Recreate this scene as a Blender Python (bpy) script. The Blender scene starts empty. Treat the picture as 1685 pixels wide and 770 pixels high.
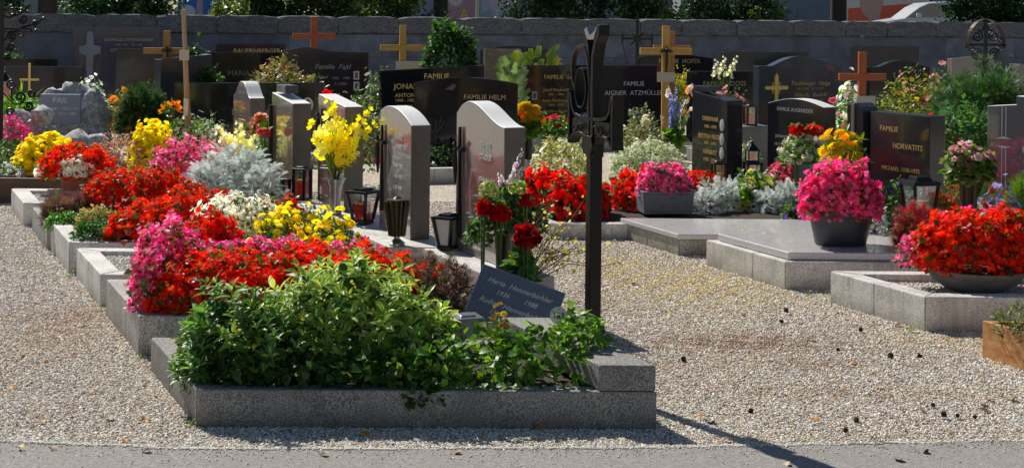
import bpy, bmesh, math, random
import numpy as np
from mathutils import Vector, Matrix, Euler
random.seed(7); RNG = np.random.default_rng(11)
sc = bpy.context.scene
COL = sc.collection
R = math.radians
# ---------------------------------------------------------------- camera model (all things are placed at their own real depth)
F = 2400.0; CX = 842.5; HY = 20.0; H = 1.7; ROLL = R(0.6)
cR, sR = math.cos(ROLL), math.sin(ROLL)
def unroll(x, y):
    dx, dy = x - CX, y - HY
    return dx*cR + dy*sR, dy*cR - dx*sR
def W(x, y, Y):                       # photo point at depth Y
    a, b = unroll(x, y); return Vector((a*Y/F, Y, H - b*Y/F))
def G(x, y, z=0.0):                   # photo point on a level surface of height z
    a, b = unroll(x, y); Y = F*(H - z)/b
    return Vector((a*Y/F, Y, z))
U = Vector((-0.4085, 0.9128, 0)); U.normalize()      # direction the grave rows run
V = Vector((0.9998, 0.018, 0)); V.normalize()        # direction of the kerb fronts
NRM = Vector((0.9128, 0.4085, 0))
ROW = math.atan2(-0.9128, 0.4085)                    # rotation of row headstones
BACK = R(15)                                         # rotation of headstones parallel to the wall
# ---------------------------------------------------------------- objects
def tag(o, label=None, cat=None, group=None, kind=None):
    if label: o['label'] = label
    if cat: o['category'] = cat
    if group: o['group'] = group
    if kind: o['kind'] = kind
    return o
def thing(name, label, cat, loc=(0,0,0), rz=0.0, group=None):
    o = bpy.data.objects.new(name, None); COL.objects.link(o)
    o.empty_display_size = .05
    o.location = loc; o.rotation_euler = (0,0,rz)
    return tag(o, label, cat, group)
def link(name, me, mat, parent=None, smooth=False):
    o = bpy.data.objects.new(name, me); COL.objects.link(o)
    if mat is not None and len(me.materials)==0: me.materials.append(mat)
    if parent is not None: o.parent = parent
    if smooth: me.shade_smooth()
    return o
def copy_tree(o, parent=None):
    c = o.copy(); COL.objects.link(c); c.parent = parent
    for ch in [q for q in list(bpy.data.objects) if q.parent == o]: copy_tree(ch, c)
    return c
class MB:
    def __init__(s): s.v=[]; s.f=[]
    def add(s, vs, fs):
        b=len(s.v); s.v += [tuple(v) for v in vs]; s.f += [tuple(i+b for i in f) for f in fs]; return s
    def box(s, x0,x1,y0,y1,z0,z1, taper=0):
        t=taper
        return s.add([(x0,y0,z0),(x1,y0,z0),(x1,y1,z0),(x0,y1,z0),(x0+t,y0+t,z1),(x1-t,y0+t,z1),(x1-t,y1-t,z1),(x0+t,y1-t,z1)],
              [(3,2,1,0),(4,5,6,7),(0,1,5,4),(1,2,6,5),(2,3,7,6),(3,0,4,7)])
    def prism(s, poly, z0, z1):       # poly in xy, vertical extrusion
        n=len(poly)
        vs=[(p[0],p[1],z0) for p in poly]+[(p[0],p[1],z1) for p in poly]
        fs=[tuple(range(n-1,-1,-1)), tuple(range(n,2*n))]+[(i,(i+1)%n,n+(i+1)%n,n+i) for i in range(n)]
        return s.add(vs,fs)
    def slab(s, poly, y0, y1):        # poly in xz (counter-clockwise seen from -y), extruded in y
        n=len(poly)
        vs=[(p[0],y0,p[1]) for p in poly]+[(p[0],y1,p[1]) for p in poly]
        fs=[tuple(range(n)), tuple(range(2*n-1,n-1,-1))]+[((i+1)%n,i,n+i,n+(i+1)%n) for i in range(n)]
        return s.add(vs,fs)
    def lathe(s, prof, n=20, c=(0,0,0), sx=1, sy=1, cap=True):
        vs=[];fs=[];m=len(prof)
        for i in range(n):
            a=2*math.pi*i/n
            for r,z in prof: vs.append((c[0]+r*math.cos(a)*sx,c[1]+r*math.sin(a)*sy,c[2]+z))
        for i in range(n):
            j=(i+1)%n
            for k in range(m-1): fs.append((i*m+k,j*m+k,j*m+k+1,i*m+k+1))
        if cap:
            fs.append(tuple(i*m for i in range(n-1,-1,-1)))
            if prof[-1][0]>1e-4: fs.append(tuple(i*m+m-1 for i in range(n)))
        return s.add(vs,fs)
    def tube(s, pts, r, n=6, close=False):
        pts=[Vector(p) for p in pts]; m=len(pts); vs=[];fs=[]
        prev=None
        for i,p in enumerate(pts):
            if close: t=(pts[(i+1)%m]-pts[i-1])
            else: t=(pts[min(i+1,m-1)]-pts[max(i-1,0)])
            t.normalize()
            if prev is None:
                a=Vector((0,0,1)) if abs(t.z)<.9 else Vector((1,0,0))
                u=t.cross(a).normalized()
            else: u=(prev-t*prev.dot(t)).normalized()
            prev=u; w=t.cross(u)
            rr=r[i] if isinstance(r,(list,tuple)) else r
            for k in range(n):
                a=2*math.pi*k/n; vs.append(p+u*(rr*math.cos(a))+w*(rr*math.sin(a)))
        for i in range(m if close else m-1):
            j=(i+1)%m
            for k in range(n):
                l=(k+1)%n; fs.append((i*n+k,i*n+l,j*n+l,j*n+k))
        if not close:
            fs.append(tuple(range(n-1,-1,-1))); fs.append(tuple((m-1)*n+k for k in range(n)))
        return s.add(vs,fs)
    def strip(s, pts, th, y0, y1, close=False):   # flat iron strip: path in xz plane, thickness th, width y0..y1
        pts=[Vector((p[0],p[1])) for p in pts]; m=len(pts); L=[];Rr=[]
        for i,p in enumerate(pts):
            t=(pts[(i+1)%m]-pts[i-1]) if close else (pts[min(i+1,m-1)]-pts[max(i-1,0)])
            t.normalize(); q=Vector((-t.y,t.x))*(th/2); L.append(p+q); Rr.append(p-q)
        vs=[];
        for i in range(m):
            vs += [(L[i].x,y0,L[i].y),(Rr[i].x,y0,Rr[i].y),(Rr[i].x,y1,Rr[i].y),(L[i].x,y1,L[i].y)]
        fs=[]
        for i in range(m if close else m-1):
            j=(i+1)%m
            for k in range(4):
                l=(k+1)%4; fs.append((i*4+k,i*4+l,j*4+l,j*4+k))
        if not close: fs += [(3,2,1,0),((m-1)*4,(m-1)*4+1,(m-1)*4+2,(m-1)*4+3)]
        return s.add(vs,fs)
    def build(s, name, mat, parent=None, smooth=False, bevel=0.0, seg=2, sub=0):
        me=bpy.data.meshes.new(name); me.from_pydata(s.v,[],s.f)
        bm=bmesh.new(); bm.from_mesh(me); bmesh.ops.recalc_face_normals(bm,faces=bm.faces); bm.to_mesh(me); bm.free()
        o=link(name,me,mat,parent,smooth)
        if bevel:
            m=o.modifiers.new('bevel','BEVEL'); m.width=bevel; m.segments=seg; m.limit_method='ANGLE'; m.angle_limit=R(40)
            m.harden_normals=False
        if smooth and not bevel:
            try: me.set_sharp_from_angle(angle=R(45))
            except Exception: pass
        return o
# ---------------------------------------------------------------- materials
def newmat(name):
    m=bpy.data.materials.new(name); m.use_nodes=True; nt=m.node_tree
    b=nt.nodes['Principled BSDF']; return m,nt,b
def N(nt,t,**k):
    n=nt.nodes.new(t)
    for a,v in k.items(): setattr(n,a,v)
    return n
def ramp(nt, stops):
    r=N(nt,'ShaderNodeValToRGB'); e=r.color_ramp.elements
    while len(e)<len(stops): e.new(0.5)
    for q,(p,c) in zip(e,stops): q.position=p; q.color=(c[0],c[1],c[2],1)
    return r
def mixc(nt,a,b,f,mode='MIX'):
    m=N(nt,'ShaderNodeMix'); m.data_type='RGBA'; m.blend_type=mode
    for sock,val in ((6,a),(7,b),(0,f)):
        if hasattr(val,'links') or hasattr(val,'is_linked'): nt.links.new(val,m.inputs[sock])
        else:
            m.inputs[sock].default_value = val if sock==0 else (val[0],val[1],val[2],1)
    return m.outputs[2]
def coords(nt, world=False):
    if world: return N(nt,'ShaderNodeNewGeometry').outputs['Position']
    return N(nt,'ShaderNodeTexCoord').outputs['Object']
def noise(nt,co,scale,detail=3,rough=.5):
    n=N(nt,'ShaderNodeTexNoise'); n.inputs['Scale'].default_value=scale; n.inputs['Detail'].default_value=detail; n.inputs['Roughness'].default_value=rough
    nt.links.new(co,n.inputs['Vector']); return n.outputs['Fac']
def bump(nt,b,h,strength,dist=.01):
    n=N(nt,'ShaderNodeBump'); n.inputs['Strength'].default_value=strength; n.inputs['Distance'].default_value=dist
    nt.links.new(h,n.inputs['Height']); nt.links.new(n.outputs[0],b.inputs['Normal']); return n
def granite(name, light, dark, rough=.6, speck=230, dirt=.35, bumps=.25, mossc=(.05,.045,.03), spec=.5, splash=0):
    m,nt,b=newmat(name); co=coords(nt,True)
    n1=noise(nt,co,speck,2,.7)
    r=ramp(nt,[(.36,dark),(.5,tuple((a+c)/2 for a,c in zip(light,dark))),(.62,light)]); nt.links.new(n1,r.inputs[0])
    n2=noise(nt,co,5,5,.6); r2=ramp(nt,[(.42,(0,0,0)),(.75,(1,1,1))]); nt.links.new(n2,r2.inputs[0])
    mm=N(nt,'ShaderNodeMath',operation='MULTIPLY'); mm.inputs[1].default_value=dirt; nt.links.new(r2.outputs[0],mm.inputs[0])
    c=mixc(nt,r.outputs[0],mossc,mm.outputs[0])
    if splash:      # soil splashes near the ground and rain streaks down the faces
        sx=N(nt,'ShaderNodeSeparateXYZ'); nt.links.new(co,sx.inputs[0])
        mr=N(nt,'ShaderNodeMapRange'); mr.inputs[1].default_value=0; mr.inputs[2].default_value=.09; mr.inputs[3].default_value=1; mr.inputs[4].default_value=0; nt.links.new(sx.outputs[2],mr.inputs[0])
        n4=noise(nt,co,22,5,.7); mu=N(nt,'ShaderNodeMath',operation='MULTIPLY'); nt.links.new(mr.outputs[0],mu.inputs[0]); nt.links.new(n4,mu.inputs[1])
        mu2=N(nt,'ShaderNodeMath',operation='MULTIPLY'); mu2.inputs[1].default_value=splash*1.3; mu2.use_clamp=True; nt.links.new(mu.outputs[0],mu2.inputs[0])
        c=mixc(nt,c,(.11,.085,.055),mu2.outputs[0])
        mp=N(nt,'ShaderNodeMapping'); mp.inputs['Scale'].default_value=(26,26,2.5); nt.links.new(co,mp.inputs[0])
        n5=noise(nt,mp.outputs[0],1,4,.6); r5=ramp(nt,[(.52,(0,0,0)),(.72,(1,1,1))]); nt.links.new(n5,r5.inputs[0])
        mu3=N(nt,'ShaderNodeMath',operation='MULTIPLY'); mu3.inputs[1].default_value=.38; nt.links.new(r5.outputs[0],mu3.inputs[0])
        c=mixc(nt,c,(.13,.12,.10),mu3.outputs[0])
    nt.links.new(c,b.inputs['Base Color'])
    b.inputs['Roughness'].default_value=rough; b.inputs['Specular IOR Level'].default_value=spec
    if bumps: bump(nt,b,n1,bumps,.002)
    return m
def polished(name, light, dark, rough=.08, speck=260, coat=0.0, vein=0):
    m,nt,b=newmat(name); co=coords(nt,True)
    n1=noise(nt,co,speck,2,.75)
    r=ramp(nt,[(.4,dark),(.66,light)]); nt.links.new(n1,r.inputs[0])
    col=r.outputs[0]
    if vein:
        w=noise(nt,co,9,6,.7); col=mixc(nt,col,tuple(min(1,a*2.2) for a in light),w,'MIX') if vein>1 else col
    n3=noise(nt,co,14,3,.5); 
    mr=N(nt,'ShaderNodeMapRange'); mr.inputs[3].default_value=rough*.7; mr.inputs[4].default_value=rough*1.8
    nt.links.new(n3,mr.inputs[0]); nt.links.new(mr.outputs[0],b.inputs['Roughness'])
    nt.links.new(col,b.inputs['Base Color']); b.inputs['Coat Weight'].default_value=.8; b.inputs['Coat IOR'].default_value=1.75; b.inputs['Coat Roughness'].default_value=.03; return m
def plain(name, col, rough=.5, metal=0, var=.25, scale=30, bumps=0, world=False, emit=None):
    m,nt,b=newmat(name); co=coords(nt,world); n1=noise(nt,co,scale,4,.6)
    c=mixc(nt,tuple(x*(1-var) for x in col),tuple(min(1,x*(1+var)) for x in col),n1)
    nt.links.new(c,b.inputs['Base Color']); b.inputs['Roughness'].default_value=rough; b.inputs['Metallic'].default_value=metal
    if bumps: bump(nt,b,n1,bumps,.004)
    return m
def foliage(name, trans=.35, rough=.45, spec=.4):
    m,nt,b=newmat(name); a=N(nt,'ShaderNodeAttribute'); a.attribute_name='col'
    nt.links.new(a.outputs['Color'],b.inputs['Base Color']); b.inputs['Roughness'].default_value=rough; b.inputs['Specular IOR Level'].default_value=spec
    t=N(nt,'ShaderNodeBsdfTranslucent'); hs=N(nt,'ShaderNodeHueSaturation'); hs.inputs['Saturation'].default_value=1.15; hs.inputs['Value'].default_value=1.75
    nt.links.new(a.outputs['Color'],hs.inputs['Color']); nt.links.new(hs.outputs[0],t.inputs['Color'])
    x=N(nt,'ShaderNodeMixShader'); x.inputs[0].default_value=trans
    nt.links.new(b.outputs[0],x.inputs[1]); nt.links.new(t.outputs[0],x.inputs[2])
    nt.links.new(x.outputs[0],nt.nodes['Material Output'].inputs['Surface']); return m
M={}
M['kerb']=granite('kerb_granite',(.70,.68,.63),(.17,.16,.15),.75,150,.5,.5,splash=.8)
M['kerb_light']=granite('pale_kerb_granite',(.92,.90,.86),(.42,.40,.38),.7,150,.4,.4,splash=.7)
M['kerb_dark']=granite('dark_kerb_granite',(.30,.30,.30),(.10,.10,.10),.55,210,.3,.2)
M['slab_top']=polished('cover_slab_granite',(.86,.84,.84),(.44,.42,.43),.18,230)
M['plaque']=granite('plaque_slate',(.20,.225,.30),(.085,.10,.14),.5,300,.05,.1)
M['plaque_blue']=granite('blue_grey_plate_granite',(.36,.40,.52),(.14,.16,.22),.5,260,.1,.1)
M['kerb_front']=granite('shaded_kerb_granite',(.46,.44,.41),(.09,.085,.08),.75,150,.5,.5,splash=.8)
M['stone_grey']=polished('polished_grey_granite',(.40,.36,.33),(.16,.145,.13),.10,300)
M['stone_brown']=polished('polished_brown_granite',(.30,.24,.20),(.11,.085,.07),.10,300)
M['stone_black']=polished('polished_black_granite',(.016,.018,.022),(.006,.007,.009),.07,300)
M['stone_blue']=polished('polished_blue_granite',(.10,.105,.15),(.03,.032,.05),.10,200)
M['stone_dark']=polished('polished_anthracite_granite',(.060,.062,.074),(.017,.018,.022),.09,330)
M['stone_ash']=polished('polished_ash_granite',(.24,.235,.25),(.09,.09,.10),.10,260)
M['stone_red']=polished('polished_reddish_granite',(.060,.042,.052),(.02,.015,.02),.10,200)
M['rock']=granite('weathered_rock',(.72,.70,.66),(.30,.30,.31),.85,26,.6,.9,(.05,.05,.06))
M['top_pale']=granite('sunlit_pale_granite',(.97,.95,.93),(.80,.78,.76),.45,260,.08,.05)  # pale unpolished tops, whitened further to paint sunlight into the colour
def wax():
    m,nt,b=newmat('red_candle_wax'); b.inputs['Base Color'].default_value=(.85,.03,.02,1); b.inputs['Roughness'].default_value=.35
    t=N(nt,'ShaderNodeBsdfTranslucent'); t.inputs['Color'].default_value=(.95,.06,.03,1); x=N(nt,'ShaderNodeMixShader'); x.inputs[0].default_value=.5
    nt.links.new(b.outputs[0],x.inputs[1]); nt.links.new(t.outputs[0],x.inputs[2]); nt.links.new(x.outputs[0],nt.nodes['Material Output'].inputs['Surface']); return m
M['gold']=plain('gold_lettering',(.90,.62,.20),.4,.35,.15,80)
M['gold_pale']=plain('faded_gold_lettering',(.55,.42,.22),.4,.5,.15,80)
M['white_letter']=plain('white_lettering',(.74,.74,.72),.6,0,.1,80)
M['grey_letter']=plain('grey_lettering',(.33,.34,.36),.6,0,.1,80)
M['iron']=plain('wrought_iron',(.028,.027,.027),.38,.65,.5,60,.35)
M['iron_cast']=plain('hammered_iron',(.013,.012,.012),.30,.6,.6,90,.8)
M['bronze']=plain('dark_bronze',(.07,.052,.038),.35,.8,.4,40,.1)
M['pewter']=plain('pewter',(.42,.42,.43),.3,.85,.2,30)
M['black_metal']=plain('black_lantern_metal',(.012,.012,.013),.28,.3,.3,40)
M['wax_red']=plain('red_candle_wax',(.75,.02,.012),.4,0,.15,20)
M['wax_white']=plain('white_candle_wax',(.72,.68,.60),.5,0,.1,20)
M['soil']=plain('garden_soil',(.045,.032,.022),.95,0,.5,45,.9)
M['terracotta']=plain('terracotta',(.42,.15,.075),.8,0,.2,30,.1)
M['pot_dark']=plain('dark_plastic_pot',(.035,.04,.05),.42,0,.25,12)
M['pot_grey']=plain('grey_planter',(.17,.18,.20),.6,0,.2,18,.2)
M['stone_bowl']=granite('grey_stone_bowl',(.30,.29,.27),(.12,.12,.11),.8,150,.4,.4)
M['white_enamel']=plain('white_enamel',(.75,.74,.70),.35,0,.06,20)
M['paper']=plain('weathered_paper',(.60,.55,.44),.8,0,.12,25)
M['green_vase']=plain('dark_green_vase',(.012,.014,.016),.3,0,.3,12)
M['stem']=plain('stem',(.10,.16,.04),.6,0,.3,40)
M['twig']=plain('twig',(.16,.12,.05),.7,0,.3,40)
M['bark']=plain('bark',(.055,.042,.032),.9,0,.5,25,1.0,True)
M['dim_letter']=plain('dim_lettering',(.13,.14,.15),.6,0,.1,80)
M['photo_oval']=plain('porcelain_photo',(.62,.62,.62),.3,0,.1,9)
M['photo_dark']=plain('portrait_print',(.13,.11,.10),.4,0,.5,60)
for _k in ('stone_black','stone_red','stone_blue','stone_dark','slab_top'):
    _b=M[_k].node_tree.nodes['Principled BSDF']; _b.inputs['Coat Weight'].default_value=.25 if _k!='slab_top' else .4; _b.inputs['Coat IOR'].default_value=1.4
M['stone_side']=granite('shaded_stone_side',(.20,.175,.15),(.075,.065,.055),.5,220,.3,.15)  # rough headstone sides, their shade painted in as a darker colour
M['wax_red']=wax()
M['gold']=M['gold']
M['leaf']=foliage('leaf_foliage',.38,.42)
M['leaf_matt']=foliage('soft_leaf_foliage',.25,.7,.2)
M['petal']=foliage('flower_petals',.45,.6,.12)
def wood(name,c1,c2,scale=1.0,rough=.55,axis='Z'):
    m,nt,b=newmat(name); co=coords(nt)
    mp=N(nt,'ShaderNodeMapping'); nt.links.new(co,mp.inputs[0])
    s=[60,60,60]; s['XYZ'.index(axis)]=4; mp.inputs['Scale'].default_value=[q*scale for q in s]
    n1=noise(nt,mp.outputs[0],1.0,5,.6); r=ramp(nt,[(.3,c1),(.7,c2)]); nt.links.new(n1,r.inputs[0])
    nt.links.new(r.outputs[0],b.inputs['Base Color']); b.inputs['Roughness'].default_value=rough; bump(nt,b,n1,.3,.002); return m
M['wood_orange']=wood('varnished_pine',(.42,.17,.035),(.62,.29,.07))
M['wood_yellow']=wood('yellow_pine',(.52,.27,.05),(.72,.42,.10))
M['wood_red']=wood('red_brown_wood',(.36,.075,.02),(.55,.14,.04))
M['wood_pale']=wood('weathered_pale_wood',(.33,.20,.10),(.60,.42,.24))
M['wood_box']=wood('planter_board',(.36,.14,.045),(.80,.42,.17),.5,.5,'Y')
M['wood_dark']=wood('dark_board',(.05,.03,.018),(.14,.08,.045),.5,.6,'X')
def glassm(name,tint=(.9,.92,.92),f=.25):
    m,nt,b=newmat(name); nt.nodes.remove(b)
    t=N(nt,'ShaderNodeBsdfTransparent'); t.inputs[0].default_value=(*tint,1)
    g=N(nt,'ShaderNodeBsdfGlossy'); g.inputs['Roughness'].default_value=.12
    n=noise(nt,coords(nt),40,3,.6); mr=N(nt,'ShaderNodeMapRange'); mr.inputs[3].default_value=f*.5; mr.inputs[4].default_value=f*1.6; nt.links.new(n,mr.inputs[0])
    x=N(nt,'ShaderNodeMixShader'); nt.links.new(mr.outputs[0],x.inputs[0]); nt.links.new(t.outputs[0],x.inputs[1]); nt.links.new(g.outputs[0],x.inputs[2])
    nt.links.new(x.outputs[0],nt.nodes['Material Output'].inputs['Surface']); return m
M['glass']=glassm('lantern_glass')
def frosted():
    m,nt,b=newmat('frosted_white_glass'); b.inputs['Base Color'].default_value=(.7,.72,.72,1); b.inputs['Roughness'].default_value=.3
    n=noise(nt,coords(nt),90,2,.6); bump(nt,b,n,.4,.003)
    c=mixc(nt,(.45,.47,.47),(.8,.8,.78),n); nt.links.new(c,b.inputs['Base Color']); return m
M['frosted']=frosted()
# gravel
def gravel(name, tones, scale=62, tint=True):
    m,nt,b=newmat(name); co=coords(nt,True)
    v=N(nt,'ShaderNodeTexVoronoi'); v.inputs['Scale'].default_value=scale; nt.links.new(co,v.inputs['Vector'])
    sp=N(nt,'ShaderNodeSeparateColor'); nt.links.new(v.outputs['Color'],sp.inputs[0])
    r=ramp(nt,tones); nt.links.new(sp.outputs[0],r.inputs[0])
    d=ramp(nt,[(.0,(1,1,1)),(.45,(.9,.9,.9)),(.85,(.5,.5,.5))]); nt.links.new(v.outputs['Distance'],d.inputs[0])
    c=mixc(nt,r.outputs[0],d.outputs[0],1.0,'MULTIPLY')
    if tint:
        n=noise(nt,co,.9,5,.6); rr=ramp(nt,[(.5,(0,0,0)),(.68,(1,1,1))]); nt.links.new(n,rr.inputs[0])
        mu=N(nt,'ShaderNodeMath',operation='MULTIPLY'); mu.inputs[1].default_value=.35; nt.links.new(rr.outputs[0],mu.inputs[0])
        c=mixc(nt,c,(.40,.27,.10),mu.outputs[0])
    nt.links.new(c,b.inputs['Base Color']); b.inputs['Roughness'].default_value=.85; b.inputs['Specular IOR Level'].default_value=.3
    i=N(nt,'ShaderNodeMath',operation='SUBTRACT'); i.inputs[0].default_value=1; nt.links.new(v.outputs['Distance'],i.inputs[1])
    bump(nt,b,i.outputs[0],.9,.012); return m
M['gravel']=gravel('path_gravel',[(.0,(.48,.40,.30)),(.35,(.66,.57,.45)),(.7,(.79,.71,.58)),(1.0,(.87,.82,.74))])
M['gravel_white']=gravel('white_gravel',[(.0,(.55,.52,.46)),(.5,(.72,.69,.62)),(1.0,(.85,.82,.76))],80,False)
M['pebble']=foliage('pebble_stone',0.0,.8,.3)
def asphalt():
    m,nt,b=newmat('asphalt'); co=coords(nt,True)
    v=N(nt,'ShaderNodeTexVoronoi'); v.inputs['Scale'].default_value=140; nt.links.new(co,v.inputs['Vector'])
    sp=N(nt,'ShaderNodeSeparateColor'); nt.links.new(v.outputs['Color'],sp.inputs[0])
    r=ramp(nt,[(0,(.16,.15,.155)),(.6,(.30,.28,.28)),(1,(.50,.47,.45))]); nt.links.new(sp.outputs[0],r.inputs[0])
    n=noise(nt,co,3,4,.6); c=mixc(nt,r.outputs[0],(.30,.27,.24),n); 
    nt.links.new(c,b.inputs['Base Color']); b.inputs['Roughness'].default_value=.9; bump(nt,b,v.outputs['Distance'],.5,.006); return m
M['asphalt']=asphalt()
# ---------------------------------------------------------------- leaf / flower templates
def T_leaf(wd=.35, rows=5, cols=3, fold=.25, curl=.25, tip=.0, pw=.9):
    vs=[];w=[];fs=[]
    for i in range(rows+1):
        t=i/rows; hw=wd*max(.04 if 0<i<rows else .02, math.sin(math.pi*min(1,t**pw)))
        for j in range(cols):
            q=-1+2*j/(cols-1); x=q*hw
            vs.append((x,t,abs(x)*fold-curl*t*t*.8)); w.append(abs(q)**2)
    for i in range(rows):
        for j in range(cols-1):
            a=i*cols+j; fs.append((a,a+1,a+cols+1,a+cols))
    return np.array(vs,float),fs,np.array(w)
def T_flower(n=5, cup=.3, pw=.45, centre=.15, ring=False, inner=0):
    vs=[];w=[];fs=[]
    def petals(k,rad,cupv,off,z0):
        for i in range(k):
            a=2*math.pi*(i+off)/k
            ca,sa=math.cos(a),math.sin(a); b=len(vs)
            for (r_,t_) in ((.05,0),(.6,-pw),(.98,-pw*.5),(.98,pw*.5),(.6,pw)):
                x=rad*(r_*ca-t_*sa); y=rad*(r_*sa+t_*ca); vs.append((x,y,z0+cupv*rad*(r_**1.6)+ (.06 if t_>0 else -.02)*rad)); w.append(1.0 if r_<.1 else (.06 if r_<.7 else 0))
            fs.append((b,b+1,b+2,b+3,b+4))
    petals(n,1,cup,0,0)
    if inner: petals(inner,.6,cup*2.2,.5,.05)
    if centre:
        b=len(vs)
        for i in range(6):
            a=i*math.pi/3; vs.append((centre*math.cos(a),centre*math.sin(a),.1)); w.append(1)
        fs.append(tuple(range(b,b+6)))
    return np.array(vs,float),fs,np.array(w)
def T_pompon(layers=((12,1.0,.05),(10,.8,.45),(8,.52,.9),(5,.28,1.25)), pw=.30):
    vs=[];w=[];fs=[]
    for L,(k,rad,el) in enumerate(layers):
        for i in range(k):
            a=2*math.pi*(i+.5*(L%2))/k; ca,sa=math.cos(a),math.sin(a); b=len(vs)
            for (r_,t_) in ((.0,0),(.75,-pw),(1.0,0),(.75,pw)):
                rr=r_*math.cos(el*.8); z=r_*math.sin(el*.8)
                vs.append((rad*(rr*ca-t_*sa),rad*(rr*sa+t_*ca), rad*z*.8+.12*L)); w.append(1-r_)
            fs.append((b,b+1,b+2,b+3))
    return np.array(vs,float),fs,np.array(w)
def T_frond(pairs=4, lw=.09, ll=.38, curl=.3):
    vs=[];w=[];fs=[]
    def diamond(p,d,l,wd):
        n=(-d[1],d[0]); b=len(vs)
        for (q,t_) in ((0,0),(.5,-1),(1,0),(.5,1)):
            x=p[0]+d[0]*l*q+n[0]*wd*t_; y=p[1]+d[1]*l*q+n[1]*wd*t_
            vs.append((x,y,-curl*y*y*.6+.05*abs(x))); w.append(q)
        fs.append((b,b+1,b+2,b+3))
    diamond((0,0),(0,1),1,.05)
    for i in range(pairs):
        y=.18+.72*i/pairs; l=ll*(1-.5*i/pairs)
        for sgn in (-1,1):
            a=R(40); diamond((0,y),(sgn*math.cos(a),math.sin(a)),l,lw)
    return np.array(vs,float),fs,np.array(w)
def T_tuft(n=9, spread=.6, wd=.03):
    vs=[];w=[];fs=[]
    for i in range(n):
        a=2.4*i; s=spread*((i+.5)/n)**.5; d=(math.cos(a)*s,1,math.sin(a)*s); b=len(vs)
        vs += [(-wd,0,0),(wd,0,0),(d[0],d[1]*(1-.3*s),d[2])]; w += [0,0,1]; fs.append((b,b+1,b+2))
    return np.array(vs,float),fs,np.array(w)
T={'leaf':T_leaf(),'leaf_round':T_leaf(.42,4,3,.2,.25,0,.75),'leaf_narrow':T_leaf(.14,4,3,.3,.3),'leaf_fine':T_leaf(.20,6,5,.4,.5),'leaf_small':T_leaf(.38,2,3,.25,.2),
   'begonia':T_flower(4,.35,.5,.17),'flower5':T_flower(5,.3,.45,.2),'double':T_flower(6,.15,.45,.0,inner=5),'daisy':T_flower(9,.1,.17,.3),'pompon':T_pompon(),
   'frond':T_frond(),'lace':T_frond(6,.045,.34,.45),'fern':T_frond(8,.05,.30,.5),'tuft':T_tuft(),'blade':T_leaf(.035,3,3,.2,.35),'sword':T_leaf(.06,5,3,.3,.15),'trumpet':T_flower(6,.9,.38,.12)}
def mesh_np(name, verts, loops, starts, cols=None):
    me=bpy.data.meshes.new(name)
    me.vertices.add(len(verts)); me.vertices.foreach_set('co',verts.astype(np.float32).ravel())
    me.loops.add(len(loops)); me.loops.foreach_set('vertex_index',loops.astype(np.int32))
    me.polygons.add(len(starts)); me.polygons.foreach_set('loop_start',starts.astype(np.int32))
    me.update(calc_edges=True)
    if cols is not None:
        a=me.attributes.new('col','FLOAT_COLOR','POINT'); c=np.ones((len(verts),4),np.float32); c[:,:3]=np.clip(cols,0,1); a.data.foreach_set('color',c.ravel())
    return me
def nrm(a): return a/np.maximum(np.linalg.norm(a,axis=1,keepdims=True),1e-9)
def scatter(name, tpl, P, D, Nn, S, C1, C2=None, mat=None, parent=None, rand=.12, smooth=True):
    tv,tf,tw = T[tpl] if isinstance(tpl,str) else tpl
    P=np.asarray(P,float); n=len(P)
    D=nrm(np.asarray(D,float)); Nn=np.asarray(Nn,float)
    X=nrm(np.cross(D,Nn)); Z=np.cross(X,D)
    S=np.broadcast_to(np.asarray(S,float),(n,))
    S3=S[:,None,None]
    vs=P[:,None,:]+S3*(tv[None,:,0:1]*X[:,None,:]+tv[None,:,1:2]*D[:,None,:]+tv[None,:,2:3]*Z[:,None,:])
    C1=np.broadcast_to(np.asarray(C1,float),(n,3)); C2=C1 if C2 is None else np.broadcast_to(np.asarray(C2,float),(n,3))
    var=np.exp(RNG.normal(0,rand,(n,1)))*np.exp(RNG.normal(0,rand*.35,(n,3)))
    C=(C1[:,None,:]*(1-tw[None,:,None])+C2[:,None,:]*tw[None,:,None])*var[:,None,:]
    nv=len(tv); lp=np.array([i for f in tf for i in f]); ln=np.array([len(f) for f in tf])
    loops=(lp[None,:]+np.arange(n)[:,None]*nv).ravel()
    st=np.concatenate([[0],np.cumsum(ln)[:-1]]); starts=(st[None,:]+np.arange(n)[:,None]*ln.sum()).ravel()
    me=mesh_np(name,vs.reshape(-1,3),loops,starts,C.reshape(-1,3))
    return link(name,me,mat or M['leaf'],parent,smooth)
def flatpart(name, items, mat, parent):
    """several scatter sets joined into one mesh: items = list of (tpl,P,D,N,S,C1,C2,rand)"""
    V_=[];Lp=[];St=[];Cc=[];vo=0;lo=0
    for it in items:
        tpl,P,D,Nn,S,C1,C2=it[:7]; rand=it[7] if len(it)>7 else .12
        o=scatter('tmp',tpl,P,D,Nn,S,C1,C2,mat,None,rand); me=o.data
        n=len(me.vertices); v=np.empty(n*3,np.float32); me.vertices.foreach_get('co',v); V_.append(v.reshape(-1,3))
        l=np.empty(len(me.loops),np.int32); me.loops.foreach_get('vertex_index',l); Lp.append(l+vo)
        s=np.empty(len(me.polygons),np.int32); me.polygons.foreach_get('loop_start',s); St.append(s+lo)
        c=np.empty(n*4,np.float32); me.attributes['col'].data.foreach_get('color',c); Cc.append(c.reshape(-1,4)[:,:3])
        vo+=n; lo+=len(l); bpy.data.objects.remove(o); bpy.data.meshes.remove(me)
    me=mesh_np(name,np.concatenate(V_),np.concatenate(Lp),np.concatenate(St),np.concatenate(Cc))
    return link(name,me,mat,parent,True)
def rdir(n, up=0.0):
    d=RNG.normal(0,1,(n,3)); d[:,2]+=up; return nrm(d)
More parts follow.
